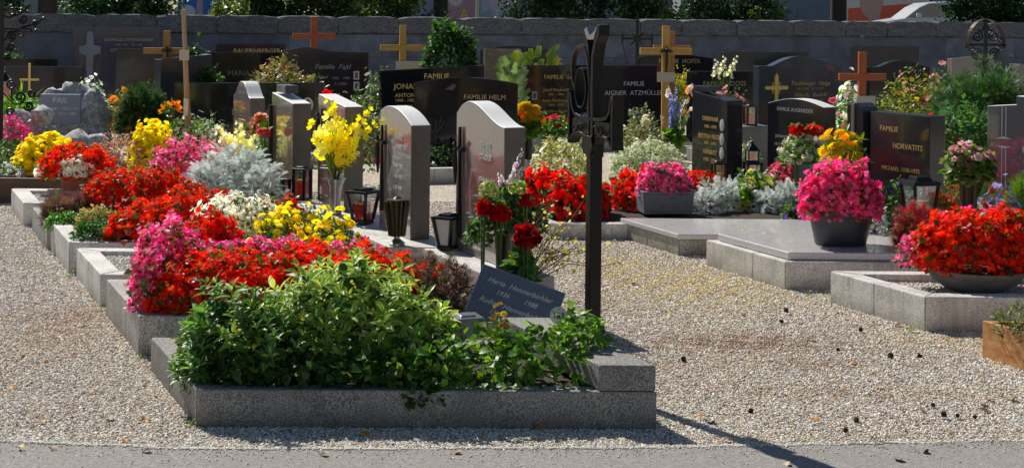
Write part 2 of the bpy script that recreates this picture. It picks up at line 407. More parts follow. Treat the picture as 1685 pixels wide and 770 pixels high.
def pick(colors,n,wts=None):
    c=np.array(colors,float); return c[RNG.choice(len(c),n,p=wts)]
# ---------------------------------------------------------------- mounds
def Lb(x, Y, ytop, wpx, ry, z0=.22, rz=0.0):
    """a lobe: photo x, real depth, photo y of its top, photo width, real half depth, base height"""
    t=W(x,ytop,Y); return (t.x,Y,z0, wpx/2*Y/F, ry, max(.03,t.z-z0))
def mound_pts(lobes, n, lo=-.05, shrink=1.0, jit=.06, bias=0):
    area=np.array([(l[3]*l[4]+l[5]*(l[3]+l[4])) for l in lobes]); area/=area.sum()
    P=[];Nn=[]
    for i,l in enumerate(lobes):
        k=int(n*area[i])+1; d=RNG.normal(0,1,(k*2,3)); d=nrm(d); d=d[d[:,2]>lo][:k]
        rad=shrink*(1-np.abs(RNG.normal(0,jit,(len(d),1)))); rr=np.array([l[3],l[4],l[5]])
        # lumpy surface
        d2=np.sign(d)*np.abs(d)**np.array([.86,.86,.72]) if l[3]>.1 else d
        q0=(d*rr+np.array(l[:3])); f1=2*math.pi/max(.10,.45*l[3]); f2=2*math.pi/.085; am=min(.13,.020/l[3]+.03)
        lump=1+am*(np.sin(q0[:,0:1]*f1+1)+np.sin(q0[:,1:2]*f1+q0[:,2:3]*f1*.8+2)+np.sin((q0[:,0:1]*.6+q0[:,2:3])*f1*1.3))*.6+am*.6*np.sin(q0[:,0:1]*f2)*np.sin(q0[:,1:2]*f2+1)*np.sin(q0[:,2:3]*f2+2)
        out=(RNG.random((len(d),1))<.06)*RNG.uniform(0,.10,(len(d),1))
        p=d2*rr*(rad+out)*lump+np.array([l[0],l[1],l[2]]); nn=nrm(d/rr)
        keep=np.ones(len(p),bool)
        for j,m in enumerate(lobes):
            if j==i: continue
            q=(p-np.array(m[:3]))/np.array([m[3],m[4],m[5]]); keep&=~((q**2).sum(1)<.72)
        keep&=p[:,2]>l[2]-.02
        P.append(p[keep]);Nn.append(nn[keep])
    return np.concatenate(P),np.concatenate(Nn)
GR=[(.06,.14,.025),(.10,.20,.035),(.045,.10,.02),(.15,.25,.05)]
def leafset(lobes,n,size,cols=GR,tpl='leaf_small',shrink=.93,jit=.10,c2=None,out=.7,rand=.2,szv=.25):
    P,Nn=mound_pts(lobes,n,-.1,shrink,jit); k=len(P)
    D=nrm(Nn*out+RNG.normal(0,.55,(k,3))); up=nrm(Nn*.6+np.array([0,0,.7])+RNG.normal(0,.3,(k,3)))
    c=pick(cols,k); return (tpl,P,D,up,size*np.exp(RNG.normal(0,szv,k)),c,c*1.1 if c2 is None else c2,rand)
def flowerset(lobes,n,size,c1,c2=None,tpl='begonia',shrink=1.0,jit=.05,face=.8,lo=.0,rand=.15,szv=.15):
    P,Nn=mound_pts(lobes,n,lo,shrink,jit); k=len(P)
    nn=nrm(Nn*face+np.array([0,0,.25])+RNG.normal(0,.35,(k,3))); a=rdir(k); D=nrm(np.cross(nn,a))
    c1=pick(c1,k) if isinstance(c1,list) else np.broadcast_to(c1,(k,3)); c2=c1*.8 if c2 is None else np.broadcast_to(c2,(k,3))
    return (tpl,P,D,nn,size*np.exp(RNG.normal(0,szv,k)),c1,c2,rand)
def plant(name,label,cat,lobes,leaves,flowers=None,group=None,leafmat='leaf',root=None):
    l0=lobes[0]; loc=Vector((l0[0],l0[1],l0[2]))
    t=thing(name,label,cat,loc,0,group)
    lb=[(l[0]-loc.x,l[1]-loc.y,l[2]-loc.z)+tuple(l[3:]) for l in lobes]
    # dark inner core of leaves keeps the mound opaque
    items=[]
    for q in leaves: items.append(leafset(lb,**q))
    if items: flatpart('leaves',items,M[leafmat],t)
    if name in ('lily','rose','rose_bouquet','carnation','chrysanthemum_bouquet','red_flowers') and l0[2]>.5:
        mb=MB()
        for i in range(5):
            a=i*1.3; q=(l0[3]*.6*math.cos(a),l0[4]*.6*math.sin(a)); mb.tube([(q[0]*.25,q[1]*.25,.16-l0[2]),(q[0]*.5,q[1]*.5,-.1),(q[0],q[1],l0[5]*.6)],.004,5)
        mb.build('stems',M['stem'],t)
    if flowers:
        flatpart('flowers',[flowerset(lb,**q) for q in flowers],M['petal'],t)
    return t
RED=[(.86,.010,.008),(.78,.008,.012),(.90,.028,.010),(.88,.012,.008),(.80,.015,.01),(.92,.05,.02),(.66,.015,.012)]; PINK=[(.88,.08,.34),(.90,.22,.50),(.84,.05,.28),(.86,.12,.40),(.70,.32,.36)]; CRIM=[(.62,.005,.02),(.55,.004,.015)]
WHT=[(.96,.95,.90),(.93,.92,.84)]; YEL=[(.95,.84,.02),(.95,.88,.05),(.92,.76,.02)]
# ---------------------------------------------------------------- text
def text_mb(lines):
    """lines: (string, x, z, size, align, shear) -> mesh in the xz plane, facing -y"""
    mb=MB(); dg=None
    for L in lines:
        s,x,z,size=L[:4]; al=L[4] if len(L)>4 else 'CENTER'; sh=L[5] if len(L)>5 else 0
        cu=bpy.data.curves.new('t','FONT'); cu.body=s; cu.size=size; cu.align_x=al; cu.align_y='CENTER'; cu.shear=sh; cu.extrude=.0015; cu.resolution_u=2
        o=bpy.data.objects.new('t',cu); COL.objects.link(o); dg=bpy.context.evaluated_depsgraph_get()
        me=bpy.data.meshes.new_from_object(o.evaluated_get(dg))
        mb.add([(v.co.x+x,-v.co.z,v.co.y+z) for v in me.vertices],[tuple(p.vertices) for p in me.polygons])
        bpy.data.objects.remove(o); bpy.data.curves.remove(cu); bpy.data.meshes.remove(me)
    return mb
def text_part(name,lines,mat,parent,y=-.003,mw=None):
    if len(lines)>1:
        os_=[text_part(name,[l],mat,parent,y,mw) for l in lines]; return os_
    mb=text_mb(lines); me=bpy.data.meshes.new(name); me.from_pydata([(v[0],v[1]+y,v[2]) for v in mb.v],[],mb.f)
    o=link(name,me,mat,parent)
    if mw is not None: o.matrix_local=mw
    return o
# ---------------------------------------------------------------- the setting
def sheet(name, quad, z, mat, kind='structure'):
    me=bpy.data.meshes.new(name); me.from_pydata([(p[0],p[1],z) for p in quad],[],[tuple(range(len(quad)))])
    o=link(name,me,mat); tag(o,kind=kind); return o
sheet('ground',[(-400,-40),(400,-40),(400,900),(-400,900)],-.004,plain('far_ground',(.16,.15,.12),.95,0,.2,.3))
sheet('gravel_path',[(-12,4),(13,4),(16,31),(-16,31)],0.0,M['gravel'])
edge=[(-7,5.74),(-2.0,5.70),(-1.2,5.62),(.5,5.70),(1.9,5.84),(5.5,6.08)]
sheet('asphalt_road',[(7,-3),(5.5+1,6.15)]+[(x,y) for x,y in edge[::-1]]+[(-9,5.74),(-9,-3)],.004,M['asphalt'])
# crumbling light edging line between asphalt and gravel
mb=MB(); x=-6.8; rr=random.Random(3)
def edge_y(x):
    for (a,b),(c,d) in zip(edge,edge[1:]):
        if a<=x<=c: return b+(d-b)*(x-a)/(c-a)
    return 6
while x<5.3:
    l=rr.uniform(.05,.16); y=edge_y(x)+rr.uniform(-.006,.006); w=rr.uniform(.006,.016)
    mb.box(x,x+l+.0,y-w,y+w,0,.006+rr.uniform(0,.003),.002); x+=l
n=9000; X=RNG.uniform(-6.5,5.3,n); ey=np.interp(X,[e[0] for e in edge],[e[1] for e in edge])
P_=np.stack([X,ey+RNG.normal(0,.009,n),RNG.uniform(.0,.007,n)],1)
EP=(P_,RNG.uniform(.003,.008,n))
o=mb.build('road_edging',granite('edging_mortar',(.62,.60,.55),(.34,.33,.30),.85,90,.3,.5),None,False,.003); tag(o,kind='structure')
# real loose gravel lying on the path (nobody could count it)
def poly_in(px,py,poly):
    inside=np.zeros(len(px),bool); j=len(poly)-1
    for i in range(len(poly)):
        xi,yi=poly[i][0],poly[i][1]; xj,yj=poly[j][0],poly[j][1]
        c=((yi>py)!=(yj>py))&(px<(xj-xi)*(py-yi)/(yj-yi+1e-12)+xi); inside^=c; j=i
    return inside
EXCL=[]
def octa_template():
    v=np.array([(1,0,0),(-1,0,0),(0,1,0),(0,-1,0),(0,0,1),(0,0,-1),(.62,.62,.5),(-.62,-.62,.45)],float)
    me=bpy.data.meshes.new('x'); bm=bmesh.new(); [bm.verts.new(p) for p in v]; bmesh.ops.convex_hull(bm,input=bm.verts); bm.verts.index_update()
    fs=[tuple(q.index for q in f.verts) for f in bm.faces]; vs=np.array([q.co[:] for q in bm.verts]); bm.free(); bpy.data.meshes.remove(me)
    return vs,fs,np.zeros(len(vs))
OCT=octa_template()
def pebbles(name,P,size,tones,mat=None,parent=None,flat=.6):
    n=len(P); tv,tf,tw=OCT; D=rdir(n); D[:,2]*=.35; 
    o=scatter(name,(tv*np.array([1,1,flat]),tf,tw),P,D,np.tile([0,0,1.],(n,1))+RNG.normal(0,.25,(n,3)),size,pick(tones,n),None,mat or M['pebble'],parent,.16,False)
    return o
GTON=[(.80,.71,.58),(.92,.85,.73),(.58,.48,.36),(.95,.91,.83),(.66,.58,.48),(.78,.62,.42),(.96,.94,.89),(.68,.66,.66),(.30,.26,.22),(.44,.38,.33)]
def build_loose_gravel():
    o=pebbles('edging_pebbles',EP[0],EP[1],[(.72,.69,.62),(.6,.57,.5),(.8,.77,.7)]); tag(o,'pale crumbled stones lining the edge of the asphalt','pebbles',kind='stuff')
    n=560000; Y=5.6+ (RNG.random(n)**1.35)*7.4; X=RNG.uniform(-.40,.40,n)*Y
    keep=np.ones(n,bool)
    ey=np.interp(X,[e[0] for e in edge],[e[1] for e in edge]); keep&=(Y>ey+.0)
    for q in EXCL: keep&=~poly_in(X,Y,q)
    X=X[keep];Y=Y[keep]; k=len(X)
    s=RNG.uniform(.0028,.0068,k)*np.where(RNG.random(k)<.04,1.6,1)*(1+.07*(Y-5.6)); z=RNG.uniform(.0,.004,k)
    C=pick(GTON,k)
    for (px,py,rx,ry,c,st) in ((1150,470,.55,.75,(.80,.62,.22),.9),(1010,440,.3,.6,(.80,.62,.22),.7),(1230,565,.55,.22,(.34,.17,.08),1.0),(1330,600,.3,.1,(.36,.19,.09),.6),(1420,650,.7,.12,(.45,.26,.12),.45),(1100,600,.4,.2,(.6,.42,.25),.4),(130,525,.2,.5,(.48,.30,.15),.55),(60,560,.3,.5,(.6,.42,.25),.4),(1560,560,.4,.2,(.7,.5,.2),.5),(1560,730,1.0,.10,(.5,.34,.18),.5)):
        g=G(px,py); d=((X-g.x)/rx)**2+((Y-g.y)/ry)**2; wv=np.sin(X*23+Y*17)*np.sin(X*11-Y*31)*.5+.6
        w=(st*np.exp(-d)*wv*RNG.uniform(.3,1.5,k)).clip(0,.9)[:,None]; C=C*(1-w)+np.array(c)*w
    D=rdir(k); D[:,2]*=.35
    o=scatter('loose_gravel',(OCT[0]*np.array([1,1,.6]),OCT[1],OCT[2]),np.stack([X,Y,z],1),D,np.tile([0,0,1.],(k,1))+RNG.normal(0,.25,(k,3)),s,C,None,M['pebble'],None,.14,False); tag(o,'pale crushed gravel strewn over the paths between the graves','gravel',kind='stuff')
    # grit spilled on the asphalt
    n=1500; X=RNG.uniform(-2.6,2.8,n); ey=np.interp(X,[e[0] for e in edge],[e[1] for e in edge]); Y=ey-np.abs(RNG.exponential(.07,n))
    o=pebbles('spilled_grit',np.stack([X,Y,np.full(n,.006)],1),RNG.uniform(.002,.0048,n),GTON); tag(o,'grit spilled along the edge of the asphalt','grit',kind='stuff')
# ---------------------------------------------------------------- boundary wall
def wallmat():
    m,nt,b=newmat('old_wall_masonry'); co=coords(nt)
    br=N(nt,'ShaderNodeTexBrick'); br.inputs['Scale'].default_value=1.0; br.inputs['Mortar Size'].default_value=.008; br.inputs['Brick Width'].default_value=1.7; br.inputs['Row Height'].default_value=.42
    br.inputs['Color1'].default_value=(.25,.29,.38,1); br.inputs['Color2'].default_value=(.16,.18,.25,1); br.inputs['Mortar'].default_value=(.13,.13,.14,1)
    mp=N(nt,'ShaderNodeMapping'); mp.inputs['Rotation'].default_value=(R(90),0,0); nt.links.new(co,mp.inputs[0]); nt.links.new(mp.outputs[0],br.inputs['Vector'])
    n=noise(nt,co,2.2,6,.65); n2=noise(nt,co,30,4,.7)
    rq=ramp(nt,[(.38,(0,0,0)),(.66,(1,1,1))]); nt.links.new(n,rq.inputs[0]); c=mixc(nt,br.outputs['Color'],(.12,.12,.13),rq.outputs[0]); c=mixc(nt,c,(.42,.40,.38),n2,'OVERLAY')
    nt.links.new(c,b.inputs['Base Color']); b.inputs['Roughness'].default_value=.9; bump(nt,b,n2,.6,.02); return m
wl=W(-200,40,24.2); wr=W(1900,40,31.8); wdir=(wr-wl).to_2d(); WL=wdir.length; wang=math.atan2(wdir.y,wdir.x)
wall=thing('boundary_wall','long grey masonry wall capped with rough granite blocks along the back of the cemetery','wall',(wl.x,wl.y,0),wang)
MB().box(0,WL,0,.35,0,1.27).build('wall_body',wallmat(),wall)
capm=granite('rough_cap_granite',(.24,.24,.26),(.085,.085,.095),.9,40,.35,1.0,(.06,.055,.06))
joints=[-190,-90,-45,52,155,258,357,457,556,656,762,857,965,1052,1120,1210,1304,1390,1457,1538,1625,1715,1800,1880]
for a,b_ in zip(joints,joints[1:]):
    def wx(px):
        t=(px-CX)/F; # intersection of the sight line with the wall front
        d=Vector((math.cos(wang),math.sin(wang))); s=(wl.y*t-wl.x)/(d.x-t*d.y); return s
    x0,x1=wx(a)+.006,wx(b_)-.006
    nx=max(3,int((x1-x0)/.09)); ny=3
    bm=bmesh.new(); bmesh.ops.create_cube(bm,size=1)
    for v in bm.verts: v.co=Vector(((x0+x1)/2+v.co.x*(x1-x0),.16+v.co.y*.46,1.43+v.co.z*.30))
    bmesh.ops.subdivide_edges(bm,edges=bm.edges[:],cuts=6,use_grid_fill=True)
    rr=random.Random(a)
    for v in bm.verts:
        e=.022; 
        ex=min(v.co.x-x0,x1-v.co.x)<.001; 
        v.co.y+=rr.uniform(-e,e); v.co.z+=rr.uniform(-.012,.012)
        if v.co.z>1.56: v.co.z-= .03*(abs(v.co.x-(x0+x1)/2)/((x1-x0)/2))**6
        if not ex: v.co.x+=rr.uniform(-.02,.02)
    me=bpy.data.meshes.new('cap_stone'); bm.to_mesh(me); bm.free(); link('cap_stone',me,capm,wall,False)
# ---------------------------------------------------------------- beyond the wall
sheet('street',[(-60,31.5),(60,33.5),(160,220),(-160,220)],.68,plain('street_asphalt',(.12,.12,.125),.85,0,.15,3))
def facade(name,label,px0,px1,Y,z1,col,depth=8,storeys=4,rz=0):
    a=W(px0,0,Y); b=W(px1,0,Y); w=b.x-a.x
    t=thing(name,label,'building',(a.x,Y,.45),rz)
    MB().box(0,w,0,depth,0,z1).build('wall',plain(name+'_render',col,.85,0,.12,1.5),t)
    MB().box(-.3,w+.3,-.4,depth+.3,z1+.003,z1+.3).build('roof',M['bark'],t)
    gm=polished('window_pane_glass',(.10,.13,.16),(.06,.08,.10),.05)
    fm=plain('window_frame_white',(.6,.6,.58),.5)
    k=max(1,int(w/2.6)); 
    for i in range(k):
        x=(i+.5)*w/k
        for s in range(storeys):
            z=2.6+s*2.9
            if z+1.4<z1:
                f=MB(); f.box(x-.6,x+.6,-.05,-.002,z,z+.08); f.box(x-.6,x+.6,-.05,-.002,z+1.42,z+1.5); f.box(x-.6,x-.52,-.05,-.002,z+.081,z+1.419); f.box(x+.52,x+.6,-.05,-.002,z+.081,z+1.419)
                fo=f.build('window',fm,t); MB().box(x-.519,x+.519,-.03,-.003,z+.081,z+1.419).build('pane',gm,fo)
    return t
facade('apartment_building','pale green rendered building behind the wall at the far left',-60,150,52,11,(.34,.38,.36))
facade('office_building','pale grey rendered building seen between the dark tree trunks right of centre',1120,1400,60,12,(.26,.31,.33))
facade('town_house','grey blue rendered building behind the hedge near the middle',560,760,66,11,(.30,.36,.42))
facade('shop_building','pale house behind the hedge and the billboards at the right',1400,1760,74,10,(.48,.48,.46))
facade('warehouse','long low pale building glimpsed behind the central hedge',800,1110,70,9,(.38,.42,.44),storeys=2)
def billboard(label,px0,px1,Y,z0,z1,items,base=(.75,.72,.70)):
    a=W(px0,0,Y); b=W(px1,0,Y); w=b.x-a.x; t=thing('billboard',label,'billboard',(a.x,Y,.45),0)
    MB().box(0,w,0,.08,z0,z1).build('panel',plain('poster_paper',base,.7,0,.05,5),t)
    fr=MB(); e=.06; fr.box(-e,w+e,-.02,.09,z1+.002,z1+e); fr.box(-e,w+e,-.02,.09,z0-e,z0-.002); fr.box(-e,-.002,-.02,.09,z0,z1); fr.box(w+.002,w+e,-.02,.09,z0,z1); fr.build('frame',M['pot_grey'],t)
    for x in (w*.12,w*.88): MB().box(x-.06,x+.06,.1,.2,0,z0+.2).build('post',M['pot_grey'],t)
    for i,(kind,pts,c) in enumerate(items):
        m=plain('poster_ink',c,.6,0,.08,9); y=-.006-.003*i
        if kind=='ell':
            x,z,rx,rz_=pts; pl=[(x*w+rx*math.cos(q*math.pi/10),z+rz_*math.sin(q*math.pi/10)) for q in range(20)]
        elif kind=='txt':
            text_part('lettering',[(pts[0],pts[1]*w,pts[2],pts[3])],m,t,y); continue
        else: pl=[(p[0]*w,p[1]) for p in pts]
        MB().slab(pl,y,y+.002).build('poster_print',m,t)
    return t
billboard('billboard poster with a red band and a pinkish portrait, behind the white car',1393,1530,53,.25,3.1,
   [('poly',[(.02,1.0),(.98,1.25),(.98,1.75),(.02,1.5)],(.75,.12,.05)),('ell',(.30,1.75,.42,.62),(.55,.34,.27)),('poly',[(.2,.3),(.42,.3),(.40,1.35),(.3,1.5)],(.55,.34,.27)),
    ('poly',[(.02,.27),(.22,.27),(.2,1.0),(.02,1.1)],(.10,.10,.13)),('poly',[(.42,.27),(.6,.27),(.5,1.0),(.43,.95)],(.10,.10,.13)),('txt',('WERDEN!',.78,1.95,.35),(.12,.10,.12))],(.72,.62,.58))
billboard('blue billboard beside the red poster',1533,1600,53,.25,3.1,[('poly',[(.1,.5),(.9,.5),(.9,1.3),(.1,1.3)],(.7,.72,.75))],(.06,.20,.55))
billboard('sky blue billboard with a pale pink figure, at the upper left',296,362,46,.2,2.9,
   [('poly',[(.38,.25),(.6,.25),(.56,2.2),(.45,2.2)],(.60,.38,.42)),('ell',(.12,1.15,.35,.22),(.78,.80,.82)),('poly',[(.7,.9),(.98,1.1),(.98,1.5),(.7,1.2)],(.55,.60,.70))],(.05,.20,.62))
billboard('pinkish poster with a pale round swirl beside the dark trunk',735,784,46,.2,2.9,
   [('ell',(.3,1.75,.26,.34),(.66,.55,.55)),('ell',(.3,1.75,.13,.18),(.45,.30,.34)),('txt',('A',.6,1.15,.45),(.75,.6,.05))],(.45,.26,.32))
billboard('pale blue poster with greyish print, right of the pole',790,846,46,.2,2.9,[('ell',(.6,1.6,.4,.4),(.55,.50,.56)),('poly',[(.05,.3),(.5,.3),(.3,1.3),(.05,1.2)],(.30,.36,.50))],(.42,.46,.56))
p=W(786,0,44); t=thing('lamp_pole','slim pale pole standing between the two pale posters','pole',(p.x,44,.45)); MB().lathe([(.07,0),(.06,.9),(.05,6.5)],10).build('pole',plain('pole_paint',(.55,.50,.35),.5),t); MB().box(-.08,.7,-.08,.08,6.45,6.58).build('lamp_head',M['pot_grey'],t)
# parked car seen over the wall
def car():
    a=W(1436,30,46); t=thing('parked_car','white parked estate car seen over the wall in front of the posters','car',(a.x,46,.70))
    body=[(0,.28),(.02,.62),(.12,.78),(1.0,.93),(1.45,1.28),(1.75,1.42),(2.3,1.47),(3.3,1.45),(3.9,1.36),(4.3,.98),(4.38,.6),(4.36,.3),(3.9,.28),(3.85,.45),(3.7,.6),(3.45,.63),(3.2,.55),(3.08,.3),(1.25,.28),(1.18,.48),(1.0,.62),(.78,.62),(.6,.5),(.52,.28)]
    paint=plain('white_car_paint',(.72,.74,.76),.18,0,.03,4)
    MB().slab(body,0,1.7).build('body',paint,t,False,.06,3)
    gl=polished('car_glass',(.10,.13,.17),(.06,.08,.10),.04)
    MB().slab([(1.10,.95),(1.50,1.27),(1.78,1.385),(2.25,1.39),(2.25,.97)],-.012,-.002).build('side_window',gl,t)
    MB().slab([(2.33,.97),(2.33,1.39),(3.25,1.37),(3.25,.98)],-.012,-.002).build('side_window',gl,t)
    MB().slab([(3.33,.98),(3.33,1.36),(3.8,1.3),(4.05,1.0)],-.012,-.002).build('side_window',gl,t)
    MB().box(1.35,1.5,-.16,-.014,.95,1.08).build('side_mirror',paint,t,False,.02)
    for x in (.85,3.4):
        w=MB().lathe([(0,0),(.31,0),(.33,.03),(.33,.19),(.30,.2)],20).build('wheel',M['black_metal'],t); w.rotation_euler=(R(90),0,0); w.location=(x,.22,.33)
        q=MB().lathe([(0,0),(.2,0),(.21,.02)],16).build('rim',M['pewter'],w); q.location=(0,0,.2)
    MB().box(.03,.10,.1,.45,.62,.74).build('headlight',M['frosted'],t)
    MB().box(.03,.10,1.25,1.6,.62,.74).build('headlight',M['frosted'],t)
car()
# trees and hedges beyond the wall
def blob_leaves(cx,cy,cz,rx,ry,rz,n,size,cols,tpl='leaf_small',hollow=.35,drop=.2):
    d=rdir(n); r=(hollow+(1-hollow)*RNG.random((n,1))**.5); p=d*r*np.array([rx,ry,rz])
    # clumping: keep leaves near random clump centres
    k=max(6,int(rx*ry*rz*14)+8); cc=rdir(k)*RNG.random((k,1))**.4*np.array([rx,ry,rz])
    idx=RNG.integers(0,k,n); g=cc[idx]+RNG.normal(0,1,(n,3))*np.array([rx,ry,rz])*.20
    P=g+np.array([cx,cy,cz]); D=nrm(nrm(g/np.array([rx,ry,rz]))*.6+RNG.normal(0,.6,(n,3))-np.array([0,0,drop])); up=nrm(RNG.normal(0,.5,(n,3))+np.array([0,0,1.]))
    c=pick(cols,n); b=(.75+.5*RNG.random(k))[idx][:,None]; return (tpl,P,D,up,size*np.exp(RNG.normal(0,.25,n)),c*b,c*b*1.1,.15)
DK=[(.025,.06,.02),(.04,.09,.025),(.055,.12,.03),(.03,.07,.035)]
LT=[(.09,.15,.03),(.14,.20,.04),(.06,.12,.03),(.20,.22,.05)]
def tree(name,label,px,Y,trunk_r,h,crowns,cols,lean=0,size=.10,n=3500,trunk_from=0.45):
    p=W(px,0,Y); t=thing(name,label,'tree',(p.x,Y,trunk_from))
    mb=MB(); pts=[(0,0,-.1),(lean*.1,0,1),(lean*.3,.02,2.2),(lean*.6,0,h*.7),(lean,.05,h)]
    mb.tube(pts,[trunk_r*1.35,trunk_r,trunk_r*.92,trunk_r*.6,trunk_r*.2],12)
    for i in range(6):
        a=i*2.1+px; z=h*(.38+.09*i); mb.tube([(lean*.4,0,z),(lean*.4+math.cos(a)*.8,math.sin(a)*.8,z+.5),(lean*.4+math.cos(a)*1.9,math.sin(a)*1.9,z+.9)],[trunk_r*.4,trunk_r*.25,.02],7)
    mb.build('trunk',M['bark'],t,True)
    flatpart('crown',[blob_leaves(c[0],c[1],c[2],c[3],c[4],c[5],int(n/len(crowns)),size,cols) for c in crowns],M['leaf'],t)
tree('lime_tree','dark trunked tree behind the wall, left of the pinkish poster',725,33,.17,6,[(0,0,4.2,2.6,2,1.5),(-1.8,.3,2.9,1.2,1.0,.9),(-1.2,0,1.7,.7,.6,.55)],LT,n=5200)
tree('lime_tree','dark trunked tree behind the wall, left of the red poster',1380,33,.19,6,[(0,0,4.4,2.6,2,1.5),(-1.9,.2,3.0,1.3,1,.9),(-1.4,-.3,2.0,.8,.7,.5)],LT,n=5200)
tree('lime_tree','dark trunked tree behind the wall at the far left end',78,30,.20,6,[(0,0,4.4,2.4,2,1.5),(1.6,.2,2.9,.9,1,.7),(2.5,.4,1.95,.35,.4,.3)],LT,n=4200)
tree('maple_tree','tree with a leaning branch behind the middle of the wall',900,34,.15,6,[(0,0,4.2,2.2,2,1.4),(1.4,0,2.4,1.0,.8,.6)],LT,lean=1.5,n=4200)
tree('maple_tree','slender tree standing in the hedge left of the long poster gap',610,33,.11,5,[(0,0,3.8,2,1.6,1.3),(.3,0,1.9,1.0,.7,.7)],LT,n=4500)
def hedge(label,px0,px1,Y,ytop,cols,n,size=.07,z0=.45):
    a=W(px0,ytop,Y); b=W(px1,ytop,Y); top=a.z; w=b.x-a.x
    t=thing('hedge_bush',label,'bush',((a.x+b.x)/2,Y,z0))
    k=max(2,int(w/1.0)); items=[]; n=int(n*1.7); size*=1.15
    for i in range(k):
        hh=(top-z0)*random.uniform(.85,1.15)
        items.append(blob_leaves(-w/2+(i+.5)*w/k,random.uniform(-.2,.2),hh*.52,w/k*.75,.6,hh*.55,n//k,size,cols))
    flatpart('leaves',items,M['leaf'],t)
    mb=MB()
    for i in range(k):
        x=-w/2+(i+.5)*w/k
        for j in range(4):
            a_=j*1.7+i; mb.tube([(x,0,-.05),(x+math.cos(a_)*.15,math.sin(a_)*.15,.6),(x+math.cos(a_)*.4,math.sin(a_)*.3,(top-z0)*.9)],[.03,.022,.006],5)
    mb.build('stems',M['bark'],t)
hedge('dark leafy bush behind the wall between the pale building and the blue poster',130,292,31.5,-50,DK,8000)
hedge('small light green bush at the foot of the blue poster, behind the wall',360,412,30.5,-10,LT,2500)
hedge('broad dark bush behind the wall, right of the blue poster',385,520,32,-60,DK,8000)
hedge('sunlit mixed green bush behind the wall above the rust brown cross',505,700,31.5,-20,DK+LT,8000)
hedge('wide very dark bush behind the middle of the wall',845,1085,32,-70,DK,12000)
hedge('loose yellow green bush behind the wall right of the middle',1060,1130,31.5,-15,LT,2600)
hedge('dark bush behind the wall left of the grey building',1120,1255,32,-60,DK,7500)
hedge('yellow green bush behind the wall overlapping the grey building',1235,1300,31.5,6,LT,1800)
hedge('dense dark bush behind the wall at the far right, hiding the car tail',1560,1760,32,-60,DK,10000)
hedge('dark ivy bush on the wall top at the far left corner',-60,40,30,-40,DK,3500)
# ---------------------------------------------------------------- graves (kerb borders)
def v2(p): return Vector((p[0],p[1],0))
def grave(label, FLp, L, Wd, h, mat, t=.10, fill='soil', fillh=-.03, front_t=None, plinth=None, cover=None, name='grave_border', group='stone bordered graves', sides='FLBR', gap=0):
    """FLp front left ground corner, L length along the kerb front, Wd width along the row, h kerb height"""
    FL=v2(FLp); th=thing(name,label,'grave border',FL,0,group)
    T_=t/abs(V.cross(U).z); ft=(front_t or t)/abs(V.cross(U).z)
    def q(a,b): return (V*a+U*b)[:2]
    e=.0015
    parts=[('F',[q(0,0),q(L,0),q(L-T_,ft-e),q(T_,ft-e)]),('B',[q(T_,Wd-ft+e),q(L-T_,Wd-ft+e),q(L,Wd),q(0,Wd)]),
           ('L',[q(0,e),q(T_-e,ft),q(T_-e,Wd-ft),q(0,Wd-e)]),('R',[q(L-T_+e,ft),q(L,e),q(L,Wd-e),q(L-T_+e,Wd-ft)])]
    for k,pl in parts:
        if k not in sides: continue
        if k in 'LR':      # side kerbs are laid from two or three stones with open joints
            A,B,C2,D2=[Vector((p[0],p[1])) for p in pl]; rr_=random.Random(label+k); cuts=[0,rr_.uniform(.38,.6),1]
            for c0,c1 in zip(cuts,cuts[1:]):
                g=.003/Wd; a0=c0+(g if c0 else 0); a1=c1-(g if c1<1 else 0); dz=rr_.uniform(-.004,.002)
                MB().prism([A.lerp(D2,a0),B.lerp(C2,a0),B.lerp(C2,a1),A.lerp(D2,a1)],-.05,h+dz).build('kerb_stone',M[mat],th,False,.007)
        else: MB().prism(pl,-.05,h).build('kerb_stone',M[mat],th,False,.007)
    inner=[q(T_,ft),q(L-T_,ft),q(L-T_,Wd-ft),q(T_,Wd-ft)]
    EXCL.append([(FL.x+p[0],FL.y+p[1]) for p in (q(0,0),q(L,0),q(L,Wd),q(0,Wd))])
    if fill:
        fm={'soil':M['soil'],'gravel':M['gravel_white']}[fill]
        MB().prism([q(T_-.01,ft-.01),q(L-T_+.01,ft-.01),q(L-T_+.01,Wd-ft+.01),q(T_-.01,Wd-ft+.01)],.0,h+fillh).build('soil_bed' if fill=='soil' else 'gravel_fill',fm,th)
        if fill=='gravel':
            n=int(5200*L*Wd); a=RNG.uniform(T_,L-T_,n); b=RNG.uniform(ft,Wd-ft,n)
            a=a[:5200];b=b[:5200]
            P=np.stack([V.x*a+U.x*b,V.y*a+U.y*b,np.full(len(a),h+fillh+.002)],1)
            o=pebbles('loose_fill',P,RNG.uniform(.005,.010,len(P)),[(.62,.60,.55),(.74,.72,.66),(.5,.47,.42),(.8,.78,.74)],None,th); tag(o,kind='stuff')
    if plinth:
        a0,a1,b0,b1,hz=plinth
        MB().prism([q(a0,b0),q(a1,b0),q(a1,b1),q(a0,b1)],h+.002,hz).build('plinth',M[mat],th,False,.006)
    if cover:
        o_,z0,z1,cm=cover; z0=h+.002
        MB().prism([q(o_,o_),q(L-o_,o_),q(L-o_,Wd-o_),q(o_,Wd-o_)],z0,z1).build('cover_slab',M[cm],th,False,.008,3)
    return th
